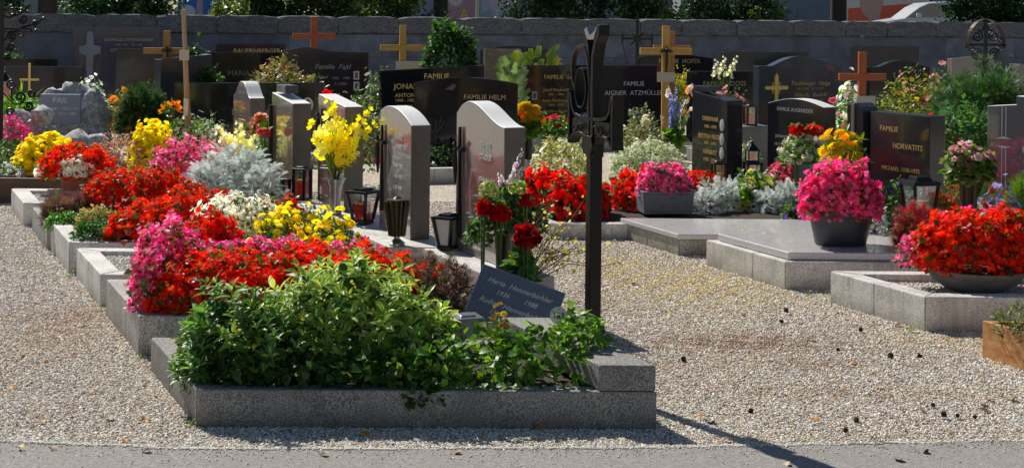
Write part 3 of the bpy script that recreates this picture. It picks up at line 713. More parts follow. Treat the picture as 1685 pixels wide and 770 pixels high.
# left row, front to back
g1=G(323,703); g1r=G(1075,695); L1=(g1r-g1).length
d1=(G(257,618)-g1).length
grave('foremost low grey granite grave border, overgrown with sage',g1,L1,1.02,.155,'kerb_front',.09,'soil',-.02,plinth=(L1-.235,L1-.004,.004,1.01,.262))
g2=G(228.5,586.6); grave('rough granite border around the big red and pink begonias',g2,1.95,1.04,.20,'kerb',.12,'soil',-.02,sides='FLB')
g3=G(165,505); grave('pale granite border with a strip of white gravel at its left end',g3,1.60,1.0,.185,'kerb_light',.12,'gravel',-.03,sides='FLB')
g4=G(113,450); grave('granite border holding the small round green cushion plant',g4,2.0,.98,.20,'kerb_light',.12,'soil',-.02,sides='FLB')
g5=G(77,411); grave('narrow weathered border holding the purple heather',g5,2.0,.95,.18,'kerb',.12,'soil',-.02,sides='FLB')
g6=G(38,372); grave('granite border with white gravel under the terracotta bowl',g6,2.1,.98,.18,'kerb_light',.13,'gravel',-.03,plinth=(1.75,2.1,-.9,.9,.27),sides='FLB')
for lab,a0,b0,b1,wd in (('pale granite ledge under the quarter-round and the sloping brown headstones',G(639,406,.268),0,2.15,.44),('pale granite ledge under the headstone with the curved sweeping top',G(772,440,.268),-.28,.72,.36)):
    o_=v2(a0)+U*b0; t_=thing('stone_ledge',lab,'ledge',o_); L_=b1-b0
    MB().prism([(0,0),(V*wd)[:2],(V*wd+U*(L_*.48))[:2],(U*(L_*.48))[:2]],-.02,.268).build('ledge_block',M['kerb_light'],t_,False,.008)
    MB().prism([(U*(L_*.48+.004))[:2],(V*wd+U*(L_*.48+.004))[:2],(V*wd+U*L_)[:2],(U*L_)[:2]],-.02,.266).build('ledge_block',M['kerb_light'],t_,False,.008)
    EXCL.append([(o_.x+p[0],o_.y+p[1]) for p in ((0,0),(V*wd)[:2],(V*wd+U*L_)[:2],(U*L_)[:2])])
# right column, feet of the graves towards the left
s1=G(1117,421); s1b=G(1010,396); 
grave('polished reddish grey slab grave behind the paler one',s1,2.1,(s1b-s1).length+.05,.115,'kerb',.12,None,cover=(-.015,.117,.155,'slab_top'))
s2=G(1292,477); s2b=G(1160,438)
grave('pale slab grave carrying the dark oval pot',s2,2.15,(s2b-s2).length+.02,.175,'kerb_light',.12,None,cover=(.05,.18,.225,'slab_top'))
s3=G(1522,546); s3b=G(1347,500)
grave('open granite border with gravel under the wide stone bowl',s3,2.1,(s3b-s3).length,.19,'kerb_light',.11,'gravel',-.045)
s0=G(905,394); grave('low pale border of the bed with red geraniums behind the slab graves',s0,2.6,1.0,.12,'kerb_light',.10,'soil',-.01)
grave('border of the bed with the dark gold lettered stone further back',G(905,352),2.3,1.0,.14,'kerb',.10,'soil',-.01)
# wooden planter frame, lower right corner
wb=G(1616,588); L_=1.7; th=thing('planter_box','varnished wooden board frame at the right edge','planter',(wb.x,wb.y,0))
q=lambda a,b:(V*a-U*b)[:2]
hb=.185
MB().prism([q(0,0),q(.03,0),q(.03,.9),q(0,.9)],0,hb).build('board',M['wood_box'],th,False,.003)
MB().prism([q(.031,0),q(L_,0),q(L_,.03),q(.031,.03)],0,hb-.002).build('board',M['wood_box'],th,False,.003)
MB().prism([q(.031,.87),q(L_,.87),q(L_,.9),q(.031,.9)],0,hb-.002).build('board',M['wood_box'],th,False,.003)
MB().prism([q(.032,.031),q(L_-.01,.031),q(L_-.01,.869),q(.032,.869)],0,hb-.03).build('soil_bed',M['soil'],th)
EXCL.append([(wb.x+p[0],wb.y+p[1]) for p in (q(0,0),q(L_,0),q(L_,.9),q(0,.9))])
# wooden kerb at the far left
wk=G(0,335); th=thing('planter_box','dark wooden board frame holding the yellow cushion mum at the left edge','planter',(wk.x-.7,wk.y,0))
MB().box(0,1.30,0,.04,0,.22).build('board',M['wood_dark'],th,False,.003); MB().box(1.26,1.30,.041,1.2,0,.22).build('board',M['wood_dark'],th,False,.003); MB().box(0,1.259,.041,1.2,0,.19).build('soil_bed',M['soil'],th)
# back graves facing the camera: kerb + bed
def back_bed(label,px0,px1,Yf,Wd,h=.13,mat='kerb',fill='soil',rz=BACK):
    a=W(px0,0,Yf); w=(px1-px0)*Yf/F/math.cos(rz); t=thing('grave_border',label,'grave border',(a.x,Yf,0),rz,'stone bordered graves'); e=.1
    for bx in ((0,w,0,e),(0,w,Wd-e,Wd),(0,e,e+.001,Wd-e-.001),(w-e,w,e+.001,Wd-e-.001)):
        MB().box(*bx,-.03,h).build('kerb_stone',M[mat],t,False,.006)
    MB().box(e-.005,w-e+.005,e-.005,Wd-e+.005,0,h-.02).build('soil_bed',M['soil'],t); return t
back_bed('pale kerb in front of the big black arched stone',668,870,14.3,1.5,.15,'kerb_light')
back_bed('kerb in front of the black stone with gold and white lettering, behind the iron cross',850,1105,17.6,1.7,.15,'kerb')
back_bed('kerb below the stone with the gold ornate cross',1225,1400,15.4,1.6,.15,'kerb')
back_bed('kerb below the low wide black stone with the oval photo',285,520,15.3,1.5,.15,'kerb')
back_bed('kerb below the leaning edge black stone with gold names',560,690,16.2,1.4,.15,'kerb')
back_bed('kerb of the rock grave at the left',-40,175,14.9,2.0,.15,'kerb')
back_bed('kerb below the wide black stone at the back right',1110,1250,17.0,1.5,.15,'kerb')
back_bed('kerb around the rose bushes at the right',1400,1600,16.3,2.2,.15,'kerb')
# ---------------------------------------------------------------- headstones
def arc(x0,z0,x1,z1,zc,n=14):
    """circular-ish arch from (x0,z0) to (x1,z1) rising to zc"""
    return [(x0+(x1-x0)*i/n, z0+(z1-z0)*i/n+(zc-max(z0,z1))*math.sin(math.pi*i/n)) for i in range(1,n)]
def outline(kind,w,h):
    a,b=-w/2,w/2
    if kind=='flat': return [(a,0),(b,0),(b,h),(a,h)]
    if kind=='arch':
        e=h-.16*w; return [(a,0),(b,0)]+[(b*math.cos(t),e+(h-e)*math.sin(t)) for t in [math.pi*i/16 for i in range(17)]]
    if kind=='lowarch':
        e=h*.93; return [(a,0),(b,0)]+[(b-(b-a)*i/16, e+(h-e)*math.sin(math.pi*i/16)) for i in range(17)]
    if kind=='slope_l': return [(a,0),(b,0),(b,h*.93),(a,h)]       # falls to the viewer's right
    if kind=='slope_r': return [(a,0),(b,0),(b,h),(a,h*.94)]
    if kind=='wave':     # high rounded at left, sweeping down to right
        pts=[(b-(b-a)*i/20) for i in range(21)]
        def f(x):
            u=(x-a)/(b-a); 
            return h-(h*.13)*(.5-.5*math.cos(math.pi*min(1,max(0,(u-.28)/.72)))) - (h*.09)*max(0,1-u/.28)**2
        return [(a,0),(b,0)]+[(x,f(x)) for x in pts]
    if kind=='halfarch':  # rounded quarter falling to the right
        return [(a,0),(b,0)]+[(b-(b-a)*i/18, h-(h*.12)*(max(0,(1-i/18)-.35)/.65)**2-(h*.05)*(max(0,i/18-.7)/.3)**2) for i in range(19)]
    if kind=='bell':
        def f(x):
            u=abs(2*x/w); return h-(h*.16)*(.5-.5*math.cos(math.pi*min(1,max(0,(u-.15)/.85))))
        return [(a,0),(b,0)]+[(b-(b-a)*i/22,f(b-(b-a)*i/22)) for i in range(23)]
    if kind=='swoop':    # small upturn at left then arch falling to right (wide family stones)
        return [(a,0),(b,0)]+[(b-(b-a)*i/24, h*(.90+.10*math.sin(math.pi*min(1,(i/24)**1.3*1.25)) )) for i in range(25)]
    if kind=='peak_l':   # peak a third from left
        return [(a,0),(b,0),(b,h*.93),(a+w*.55,h*.945),(a+w*.28,h),(a,h*.95)]
    if kind=='step':     # notch at upper left
        return [(a,0),(b,0),(b,h*.97),(a+w*.2,h),(a+w*.2,h*.94),(a,h*.92)]
    if kind=='trap': return [(a+.04*w,0),(b,0),(b,h),(a,h*.93)]
    raise KeyError(kind)
def stone(label, loc, w, h, kind, mat, thick=.12, rz=ROW, texts=(), base=None, baseh=.0, name='gravestone', bevel=.006, topmat=None):
    t=thing(name,label,'gravestone',loc,rz)
    if base: MB().box(-w/2-base,w/2+base,-base,thick+base,-.02,baseh-.002).build('base',M[mat],t,False,.006)
    pl=[(x,z+baseh) for x,z in outline(kind,w,h)]
    s=MB().slab(pl,0,thick).build('slab',M[mat],t,False,bevel,2)
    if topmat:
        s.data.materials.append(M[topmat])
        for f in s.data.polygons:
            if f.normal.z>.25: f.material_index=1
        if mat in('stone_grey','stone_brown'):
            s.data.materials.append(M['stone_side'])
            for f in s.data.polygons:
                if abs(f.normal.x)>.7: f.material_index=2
    for i,(lines,m) in enumerate(texts):
        text_part('inscription',lines,M[m],t)
    return t
def crucifix(parent,x,z0,z1,y=-.012,armw=.10,m='iron'):
    mb=MB(); mb.box(x-.011,x+.011,y-.012,y+.010,z0,z1,.003); za=z0+(z1-z0)*.80; mb.box(x-armw/2,x+armw/2,y-.0135,y+.008,za-.012,za+.012,.002)
    mb.tube([(x,y-.03,za-.0),(x,y-.034,za-.06),(x+.004,y-.03,za-.13),(x,y-.028,za-.20)],[.010,.018,.013,.007],8)
    mb.tube([(x-.045,y-.02,za+.025),(x,y-.03,za),(x+.045,y-.02,za+.025)],.006,6); mb.lathe([(.001,0),(.014,.012),(.016,.024),(.001,.042)],8,(x,y-.035,za+.008))
    return mb.build('crucifix',M[m],parent,True)
# row stones: 'near' = photo x,y of the near bottom corner of the inscribed face on a plinth of height zb
def row_stone(label,near,zb,w,h,kind,mat,thick,texts,**k):
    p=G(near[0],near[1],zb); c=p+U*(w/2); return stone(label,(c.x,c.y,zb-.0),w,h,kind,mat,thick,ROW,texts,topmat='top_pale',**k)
def scrib(lines,x,z,size,dz,al='CENTER'): return [(s,x,z-i*dz,size,al) for i,s in enumerate(lines)]
D=row_stone('grey polished headstone with a curved top sweeping down to the right, beside the iron cross',(828,441),.27,.72,.90,'wave','stone_grey',.13,
   [(scrib(['FAMILIE','STADLER'],.10,.66,.045,.07)+scrib(['JOHANN  1921','MARIA  1925'],.12,.46,.036,.08)+scrib(['KARL  1951','2001'],.12,.28,.036,.06),'white_letter')],base=.0)
crucifix(D,-.27,.08,.74,armw=.11)
C_=row_stone('grey brown polished headstone with a quarter-round top and shiny face reflecting red flowers',(675,395),.27,.60,.81,'halfarch','stone_grey',.13,
   [(scrib(['FAMILIE','HUBER'],.08,.62,.040,.06)+scrib(['FRANZ 1920','ANNA 1924','JOSEF 1948'],.06,.44,.034,.07),'white_letter')])
crucifix(C_,-.22,.12,.68,armw=.10)
B_=row_stone('brown polished headstone with a straight sloping top behind the yellow gladioli',(566,349),.27,.66,.80,'slope_l','stone_brown',.14,[])
crucifix(B_,-.18,.35,.70,armw=.16)
A2=row_stone('narrow brown polished headstone with a dark notch in its top, reflecting pink flowers',(480,322),.27,.62,.76,'slope_l','stone_brown',.15,[])
MB().box(-.30,-.272,-.03,-.003,.05,.66).build('iron_bar',M['iron'],A2)
MB().box(-.25,.02,.02,.13,.765,.83).build('top_block',M['stone_blue'],A2,False,.006)
A1=row_stone('small brown headstone with a bell-shaped top at the far end of the left row',(410,292),.27,.60,.80,'bell','stone_brown',.13,
   [(scrib(['KARL','BERGER','1930'],.02,.55,.06,.1),'gold_pale')])
# right column stones
Hv=stone('dark stone with gold letters and a carved cross pillar on its left',W(1478,352,10.75)*1.0 ,.60,.78,'flat','stone_dark',.16,ROW+R(6),
   [([('FAMILIE',-.10,.66,.056,'CENTER'),('HORVATITS',.09,.54,.056,'CENTER'),('MICHAEL 1930-1975',.02,.37,.044,'CENTER')],'gold')])
def fixz(o,z): o.location.z=z
fixz(Hv,.20)
pil=MB(); pil.slab([(-.50,0),(-.34,0),(-.335,.80),(-.40,.84),(-.50,.82)],-.05,.12); pil.build('pillar',M['stone_dark'],Hv,False,.01)
cr=MB(); cr.slab([(-.435,.02),(-.405,.02),(-.405,.50),(-.345,.51),(-.345,.55),(-.405,.56),(-.405,.83),(-.435,.83),(-.435,.56),(-.49,.55),(-.49,.51),(-.435,.50)],-.068,-.052); cr.build('carved_cross',M['stone_grey'],Hv,False,.004)
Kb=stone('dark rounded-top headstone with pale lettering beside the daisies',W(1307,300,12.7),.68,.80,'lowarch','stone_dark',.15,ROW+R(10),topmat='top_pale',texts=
   [([('FAMILIE AUGENEDER',.0,.70,.046,'CENTER')]+scrib(['JOHANN','1911 - 1972','MARIA','1914 - 1988'],-.16,.46,.036,.07),'white_letter')])
fixz(Kb,.17); crucifix(Kb,.10,.28,.58,armw=.12)
St=stone('dark narrow headstone with gold names and a strip of three oval photos',W(1166,300,13.2),.56,.84,'slope_l','stone_dark',.17,ROW+R(2),
   [([('OBERMAIR',.02,.60,.055,'CENTER'),('1903 - 1978',.02,.53,.04,'CENTER'),('BERTHA FISCHL',.02,.44,.055,'CENTER'),('1901 - 1974',.02,.38,.04,'CENTER'),('HERBERT',.02,.30,.055,'CENTER'),('1930 - 2004',.02,.23,.045,'CENTER')],'gold')])
fixz(St,.15)
for i in range(3):
    MB().lathe([(.001,0),(.034,0),(.034,.008),(.001,.012)],18,(0,0,0),1,1.6).build('oval_photo',M['photo_oval'],St).matrix_local=Matrix.Translation((.215,-.003,.56-.125*i))@Matrix.Rotation(R(90),4,'X')
MB().box(-.31,-.06,.03,.18,.845,.89).build('top_block',M['stone_blue'],St,False,.006)
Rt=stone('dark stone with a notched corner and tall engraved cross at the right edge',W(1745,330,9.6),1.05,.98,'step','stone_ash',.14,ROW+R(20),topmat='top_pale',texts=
   [([('HERBERT',-.10,.77,.05,'LEFT'),('Rudolf Reichl',-.27,.62,.062,'LEFT'),('8.1914 - 1979',-.22,.545,.042,'LEFT'),('Theresia Reichl',-.27,.46,.062,'LEFT'),('10.1920 - 1995',-.22,.385,.042,'LEFT'),('Franz',-.15,.29,.06,'LEFT'),('1949 - 2001',-.20,.22,.042,'LEFT')],'white_letter')],base=None)
fixz(Rt,.19)
c2=MB()
for s in (-1,1):
    c2.slab([(-.40+s*.012,.08),(-.40+s*.016,.08),(-.40+s*.016,.62),(-.40+s*.012,.62)][::1],-.006,-.001)
    c2.slab([(-.40+s*.012,.70),(-.40+s*.016,.70),(-.40+s*.016,.90),(-.40+s*.012,.90)],-.006,-.001)
c2.slab([(-.46,.685),(-.34,.685),(-.39,.70),(-.41,.70)],-.006,-.001); c2.slab([(-.46,.637),(-.41,.622),(-.39,.622),(-.34,.637)],-.006,-.001)
c2.build('engraved_cross',M['white_letter'],Rt)
# stones at the back, front faces towards the viewer, parallel to the wall
def back_stone(label,x0,x1,ytop,Y,kind,mat,texts=(),thick=.14,rz=BACK,zb=.12,ybase=None,scale_text=1):
    a=W(x0,ytop,Y); b=W(x1,ytop,Y); w=(b.x-a.x-thick*math.sin(rz))/math.cos(rz); c=(a+b)/2; h=(a.z+b.z)/2-zb
    c.x+=thick*math.sin(rz)*.5
    return stone(label,(c.x,Y,zb),w,h,kind,mat,thick,rz,texts,base=.04 if h>.5 else None,baseh=.0), w, h
def tl(*L): return [tuple(l) for l in L]
jo,w,h=back_stone('black leaning-edged stone with gold capitals JONAS, left of the arched black stone',622,797,108,17.4,'trap','stone_black')
text_part('inscription',tl(('FAMILIE',.05,.80,.092),('JONAS',-.33,.68,.092),('ANTON',-.33,.575,.068),('1908 - 1987',-.33,.515,.05),('MARIA',-.33,.44,.068),('1907 - 1996',-.33,.38,.05)),M['gold'],jo)
he,w,h=back_stone('big black stone with a gently arched top and faint gold lettering',682,852,128,15.3,'lowarch','stone_black',rz=R(-2))
text_part('inscription',tl(('FAMILIE HELM',.20,.68,.072),('Christine Helm',.20,.575,.054),('1931 - 1998',.20,.51,.04)),M['gold_pale'],he)
fl=MB(); 
for i in range(9):
    a=i*.7; fl.tube([(-.32,-.006,.1),(-.33+.03*math.cos(a),-.008,.3),(-.32+.10*math.cos(a),-.006,.42+.05*math.sin(a*2))],.004,5)
fl.slab([(-.22,.76),(-.14,.75),(-.10,.80),(-.13,.82)],-.006,-.001); fl.build('engraved_flower',plain('engraving_grey',(.10,.10,.10),.5),he)
ga,w,h=back_stone('black flat-topped stone with small gold names and a tiny framed photo, behind the iron cross',862,992,108,19.4,'flat','stone_black')
text_part('inscription',tl(('FAMILIE GATTERER',.06,.72,.082),('Josef Neuhold',-.12,.55,.060),('1901 - 1964',-.12,.49,.045),('Anna Hofmayer',-.12,.41,.060),('1898 - 1978',-.12,.35,.045),('Josefine Degn',-.12,.27,.060)),M['gold'],ga)
MB().slab([(-.45,.42),(-.38,.42),(-.38,.53),(-.45,.53)],-.010,-.002).build('framed_photo',M['photo_oval'],ga); MB().slab([(-.435,.44),(-.395,.44),(-.395,.51),(-.435,.51)],-.013,-.0105).build('portrait',M['photo_dark'],ga)
ai,w,h=back_stone('dark reddish stone with white capitals AIGNER ATZMÜLLER, right of the iron cross',985,1102,108,19.0,'flat','stone_red')
text_part('inscription',tl(('FAMILIE',-.02,.66,.085),('AIGNER',-.27,.54,.085),('ATZMÜLLER',.16,.54,.085)),M['white_letter'],ai)
ho,w,h=back_stone('black gently arched stone with gold FAMILIE HOFER behind the orange cross',1047,1176,90,23.2,'lowarch','stone_black')
text_part('inscription',tl(('FAMILIE  HOFER',.05,.82,.10),),M['gold_pale'],ho)
do,w,h=back_stone('low black wide stone with gold FAMILIE DOSS lettering, partly hidden by pink flowers',1130,1250,118,18.0,'flat','stone_black')
text_part('inscription',tl(('FAMILIE   DOSS',.0,.72,.085),),M['gold_pale'],do)
ti,w,h=back_stone('blue grey veined stone with a swooping top and an ornate gold cross',1238,1392,93,16.6,'swoop','stone_blue',rz=R(20))
text_part('inscription',tl(('Tischberger  Helga',.12,.80,.068,'CENTER',.3),('14. 6. 1941    22. 9. 1977',.12,.74,.034,'CENTER',.3),('Nikolic  Rudolf',.12,.67,.068,'CENTER',.3),('31.10.1932     30. 9. 2001',.12,.61,.034,'CENTER',.3)),M['gold_pale'],ti)
oc=MB(); X_=-.33
oc.slab([(X_-.018,.30),(X_+.018,.30),(X_+.022,.88),(X_,.92),(X_-.022,.88)],-.03,-.006); oc.slab([(X_-.14,.735),(X_+.14,.735),(X_+.15,.755),(X_+.14,.775),(X_-.14,.775),(X_-.15,.755)],-.034,-.010)
for k in range(4):
    a=R(45+90*k); oc.tube([(X_+.05*math.cos(a+q),-.02,.755+.05*math.sin(a+q)) for q in [j*.5-1 for j in range(5)]],.006,5)
    oc.tube([(X_+.035*math.cos(a)+.03*math.cos(q),-.02,.755+.035*math.sin(a)*1.5+.03*math.sin(q)) for q in [j*.7 for j in range(9)]],.005,5)
oc.build('ornate_cross',M['gold'],ti,True)
fa,w,h=back_stone('dark violet brown stone with a peaked top, script lettering and two small photos',462,605,78,20.5,'peak_l','stone_red')
text_part('inscription',tl(('Familie  Fajtl',.10,.78,.10,'CENTER',.3),('Stanislaus',-.10,.64,.07,'CENTER',.3),('1950    1980',.22,.62,.05),('2.1.2006',.22,.54,.05)),M['grey_letter'],fa)
for z in (.45,.60):
    MB().slab([(.40,z),(.48,z),(.48,z+.12),(.40,z+.12)],-.012,-.002).build('framed_photo',M['photo_oval'],fa); MB().slab([(.42,z+.02),(.46,z+.02),(.46,z+.10),(.42,z+.10)],-.016,-.0125).build('portrait',M['photo_dark'],fa)
lc=MB(); lc.slab([(-.405,.36),(-.395,.36),(-.395,.86),(-.405,.86)],-.006,-.001); lc.slab([(-.50,.62),(-.30,.62),(-.30,.632),(-.50,.632)],-.009,-.004); lc.build('engraved_cross',M['grey_letter'],fa)
x7,w,h=back_stone('low wide black stone with an oval portrait medallion and pale year 1977',290,530,137,16.4,'flat','stone_black')
text_part('inscription',tl(('1890 - 1961',.02,.42,.10),('1977',.42,.42,.10)),M['grey_letter'],x7)
MB().lathe([(.001,0),(.062,0),(.062,.010),(.001,.014)],24,(0,0,0),1,1.4).build('portrait_medallion',M['white_enamel'],x7).matrix_local=Matrix.Translation((.64,-.003,.50))@Matrix.Rotation(R(90),4,'X')
MB().lathe([(.001,0),(.03,0),(.03,.003)],20,(0,0,0),1,1.4).build('portrait',M['photo_dark'],x7).matrix_local=Matrix.Translation((.64,-.018,.52))@Matrix.Rotation(R(90),4,'X')
ma,w,h=back_stone('black stone with pale letters MARIA behind the bronze leaved maple',335,470,87,21.8,'flat','stone_black')
text_part('inscription',tl(('MARIA',-.10,.62,.11),('1906',.35,.62,.09)),M['dim_letter'],ma)
bb,w,h=back_stone('dark red brown low stone with dim gold lettering close to the wall',355,468,72,25.0,'flat','stone_red',rz=R(17))
text_part('inscription',tl(('BAUERNBERGER',.10,.86,.11),),M['gold_pale'],bb)
le,w,h=back_stone('large dark stone with a pale carved cross, names Leopold and Elisabeth, by the wall',122,258,46,24.0,'flat','stone_blue',rz=R(17))
text_part('inscription',tl(('LEOPOLD UTTENDORFER',.20,1.05,.068),('1895 - 1954    1901 - 1987',.20,.97,.04),('ELISABETH PACHER',.20,.88,.068)),M['grey_letter'],le)
pc=MB(); X_=-.42; pc.slab([(X_-.045,.25),(X_+.045,.25),(X_+.06,.8),(X_+.17,.83),(X_+.17,.95),(X_+.06,.97),(X_+.05,1.16),(X_,1.2),(X_-.05,1.16),(X_-.06,.97),(X_-.17,.95),(X_-.17,.83),(X_-.06,.8)],-.05,-.002); pc.build('carved_cross',granite('pale_blue_grey_stone',(.27,.30,.38),(.13,.15,.2),.7),le,False,.01)
st,w,h=back_stone('plain dark violet stone with a thin bright left edge, behind the round shrub',190,285,81,19.5,'flat','stone_red',rz=R(10))
st,w,h=back_stone('plain dark stone with a slanted bright top edge under the leaning orange cross',250,345,90,17.8,'slope_r','stone_dark',rz=R(28),thick=.3)
st,w,h=back_stone('reddish polished stone with a slim gold cross behind the rock grave',-10,132,110,18.6,'flat','stone_red',rz=R(9))
gc=MB(); gc.slab([(-.115,.2),(-.085,.2),(-.085,.86),(-.115,.86)],-.02,-.004); gc.slab([(-.22,.64),(.02,.64),(.02,.67),(-.22,.67)],-.023,-.007); gc.build('slim_cross',M['gold'],st,False,.003)
st,w,h=back_stone('black stone top showing behind the reddish one at the left',-20,90,97,22.4,'flat','stone_black')
br,w,h=back_stone('mid brown stone with pale year numbers beside the conifer',795,858,81,21.4,'flat','stone_brown'); text_part('inscription',tl(('1987',-.02,.80,.12),('2003',-.02,.60,.09)),M['grey_letter'],br)
st,w,h=back_stone('black low arched stone behind the ferns',790,905,76,24.2,'lowarch','stone_black')
st,w,h=back_stone('grey flat stone behind the gold cross stone',1185,1335,86,22.4,'flat','stone_dark')
st,w,h=back_stone('black stone with a curving top behind the red brown cross',1424,1535,100,20.8,'swoop','stone_black')
st,w,h=back_stone('dark slab standing against the wall behind the red brown cross',1398,1518,76,26.5,'flat','stone_dark',rz=R(17))
st,w,h=back_stone('grey stone behind the mountain pine and the iron arch cross',1560,1640,90,21.0,'slope_r','stone_grey')
st,w,h=back_stone('grey stepped pillar stone at the right edge',1668,1730,106,16.5,'flat','stone_grey',thick=.2)
# rock grave marker
def rock(mb,c,r,seed,sub=3):
    bm=bmesh.new(); bmesh.ops.create_icosphere(bm,subdivisions=sub,radius=1)
    from mathutils import noise as mn
    for v in bm.verts:
        n=mn.noise(v.co*1.6+Vector((seed,0,0)))*.35+mn.noise(v.co*4+Vector((0,seed,0)))*.12+abs(mn.noise(v.co*2.2+Vector((0,0,seed))))*.15
        v.co=Vector((v.co.x*r[0],v.co.y*r[1],v.co.z*r[2]))*(1+n)+Vector(c)
    b=len(mb.v); mb.v+=[tuple(v.co) for v in bm.verts]; mb.f+=[tuple(q.index+b for q in f.verts) for f in bm.faces]; bm.free()
p=W(110,190,15.9); rg=thing('rock_gravestone','pale weathered boulder with a blue grey plate lettered PAIL','gravestone',(p.x,15.9,.1))
mb=MB(); 
for c,r,s in (((0,.1,.30),(.40,.20,.42),1),((-.16,.12,.50),(.18,.16,.20),2),((.02,.12,.62),(.14,.13,.17),3),((.22,.1,.42),(.20,.18,.26),4),((.25,.05,.15),(.22,.2,.2),5),((-.27,.05,.25),(.18,.2,.28),6)): rock(mb,c,r,s*3.1)
mb.build('boulder',M['rock'],rg,True)
MB().box(-.215,.215,-.235,-.195,.35,.665).build('name_plate',M['plaque_blue'],rg,False,.004)
text_part('inscription',[('PAIL',0,.60,.085),('JOHANN  1902-1971',0,.51,.046),('EMMA  1912-1989',0,.455,.046)],M['white_letter'],rg,-.238)
rr=random.Random(9)
for i,(px,py,r) in enumerate([(10,222,.14),(30,200,.15),(55,212,.13),(45,232,.11),(75,228,.15),(100,240,.14),(130,238,.16),(160,236,.12),(70,190,.12),(20,246,.10),(175,245,.08)]):
    q=W(px,py,15.3-.02*i); mb=MB(); rock(mb,(0,0,0),(r*rr.uniform(.9,1.2),r,r*rr.uniform(.75,1.0)),i*7.7+2,2)
    o=mb.build('boulder',M['rock'],None,True); o.location=(q.x,q.y,max(.12,q.z)); tag(o,'pale weathered boulder heaped in front of the rock gravestone','boulder','boulders at the rock grave')
# ---------------------------------------------------------------- iron cross on the front grave
def iron_cross():
    p=G(975,546,.262); t=thing('iron_cross','tall dark wrought iron cross with a looped ring on the foremost grave','cross',p,ROW)
    w0,w1=-.027,.027; th=.011
    s=MB(); s.box(-.024,.024,-.030,.030,0,.86); s.build('shaft',M['iron_cast'],t,False,.004)
    MB().box(-.034,.034,-.045,.045,-.01,.012).build('foot',M['iron_cast'],t,False,.003)
    MB().box(-.040,.040,.036,.044,-.002,.020).build('foot_clip',M['iron'],t)
    def q(sx, name, pts, th=th, a=w0, b=w1):
        mb=MB(); mb.strip([(sx*x,z) for x,z in pts],th,a,b); return mb.build(name,M['iron_cast'],t,False,.0025)
    for sx in (-1,1):      # four bent straps: upright flaring into prongs, and the arms
        up=[(.018,.80),(.018,1.02),(.016,1.10),(.018,1.22),(.034,1.30),(.058,1.335),(.060,1.36)] if sx<0 else [(.018,.80),(.018,1.0),(.015,1.1),(.020,1.24),(.045,1.31),(.072,1.34),(.074,1.385)]
        q(sx,'upright_strap',up,.026)
        q(sx,'arm_strap',[(.0,.958),(.10,.962),(.155,.972),(.183,1.0),(.195,1.05),(.204,1.07)],.016)
        q(sx,'arm_strap',[(.032,.79),(.036,.85),(.055,.880),(.10,.888),(.165,.882),(.19,.865),(.197,.85)],.014)
        q(sx,'arm_end',[(.215,.835),(.211,.90),(.211,1.0),(.219,1.08)],.018,-.028,.028)
    MB().box(-.185,.185,-.022,.022,.888,.955).build('arm_core',M['iron_cast'],t,False,.004)
    MB().slab([(-.060,1.36),(-.030,1.315),(.030,1.315),(.072,1.385),(.045,1.36),(0,1.335),(-.035,1.375)],-.03,.03).build('top_cap',M['pewter'],t,False,.004)
    ov=MB(); ov.strip([(-.085+.055*math.cos(a),1.095+.09*math.sin(a)) for a in [i*math.pi/12 for i in range(24)]],.008,-.034,.034,True); ov.build('oval_loop',M['iron_cast'],t,False,.002)
    ri=MB(); ri.strip([(-.10+.085*math.cos(a),1.18+.11*math.sin(a)) for a in [-.2+i*math.pi/14 for i in range(20)]],.009,-.030,-.006); ri.build('ring',M['bronze'],t)
    me=MB(); me.slab([(-.06,.84),(-.035,.80),(.035,.80),(.06,.84),(.04,.885),(-.04,.885)],-.040,-.031); me.build('rosette',M['iron_cast'],t,False,.004)
    # finials and scroll details on the strap edges
    for sx in (-1,1):
        b=MB(); b.tube([(sx*(.05+.10*i/8),-.036,.915+.018*math.sin(i*math.pi/4)) for i in range(9)],.006,6); b.build('vine_ornament',M['iron'],t,True)
    return t
iron_cross()
# slate plaque, leaning
def plaque():
    # corners from the photo: plate leans back on a small stand
    c=G(845,528,.20); t=thing('name_plaque','tilted dark blue slate plaque with italic lettering leaning among the leaves','plaque',(c.x,c.y,.20),0)
    b=MB().box(-.215,.215,-.009,.009,-.11,.15).build('plate',M['plaque'],t,False,.003)
    rot=Matrix.Translation((0,0,.07))@Euler((R(-30),0,0)).to_matrix().to_4x4()@Matrix.Rotation(R(20),4,'Y')
    b.matrix_local=rot
    text_part('inscription',[('Herta  Hennerbichler',-.0,.085,.038,'CENTER',.35),('1936        1988',-.0,.035,.034,'CENTER',.35),('Rudolf  Hennerbichler',0,-.02,.038,'CENTER',.35),('1933        2007',0,-.065,.034,'CENTER',.35)],M['white_letter'],t,-.0105,rot)
    s=MB(); s.box(-.02,.02,.06,.075,-.10,.10); s.build('stand',M['iron'],t)
plaque()
p=G(919,560,.2); t=thing('grave_number_sign','small round white enamel sign reading 163 on a thin stake','sign',(p.x,p.y,.17),R(-12)); p_s=W(919,519,p.y)
hz=p_s.z-.17
MB().lathe([(.001,0),(.040,0),(.041,.003),(.001,.005)],28).build('disc',M['white_enamel'],t).matrix_local=Matrix.Translation((0,0,hz))@Matrix.Rotation(R(90),4,'X')
text_part('number',[('163',0,hz,.038)],M['black_metal'],t,-.008); MB().tube([(0,.004,-.04),(0,.004,hz-.02)],.005,6).build('stake',M['pewter'],t)
for dx,dz in ((-.027,.018),(.027,-.018),(0,.03)): MB().lathe([(.003,0),(.001,.002)],6).build('screw',M['black_metal'],t).matrix_local=Matrix.Translation((dx,-.005,hz+dz))@Matrix.Rotation(R(90),4,'X')
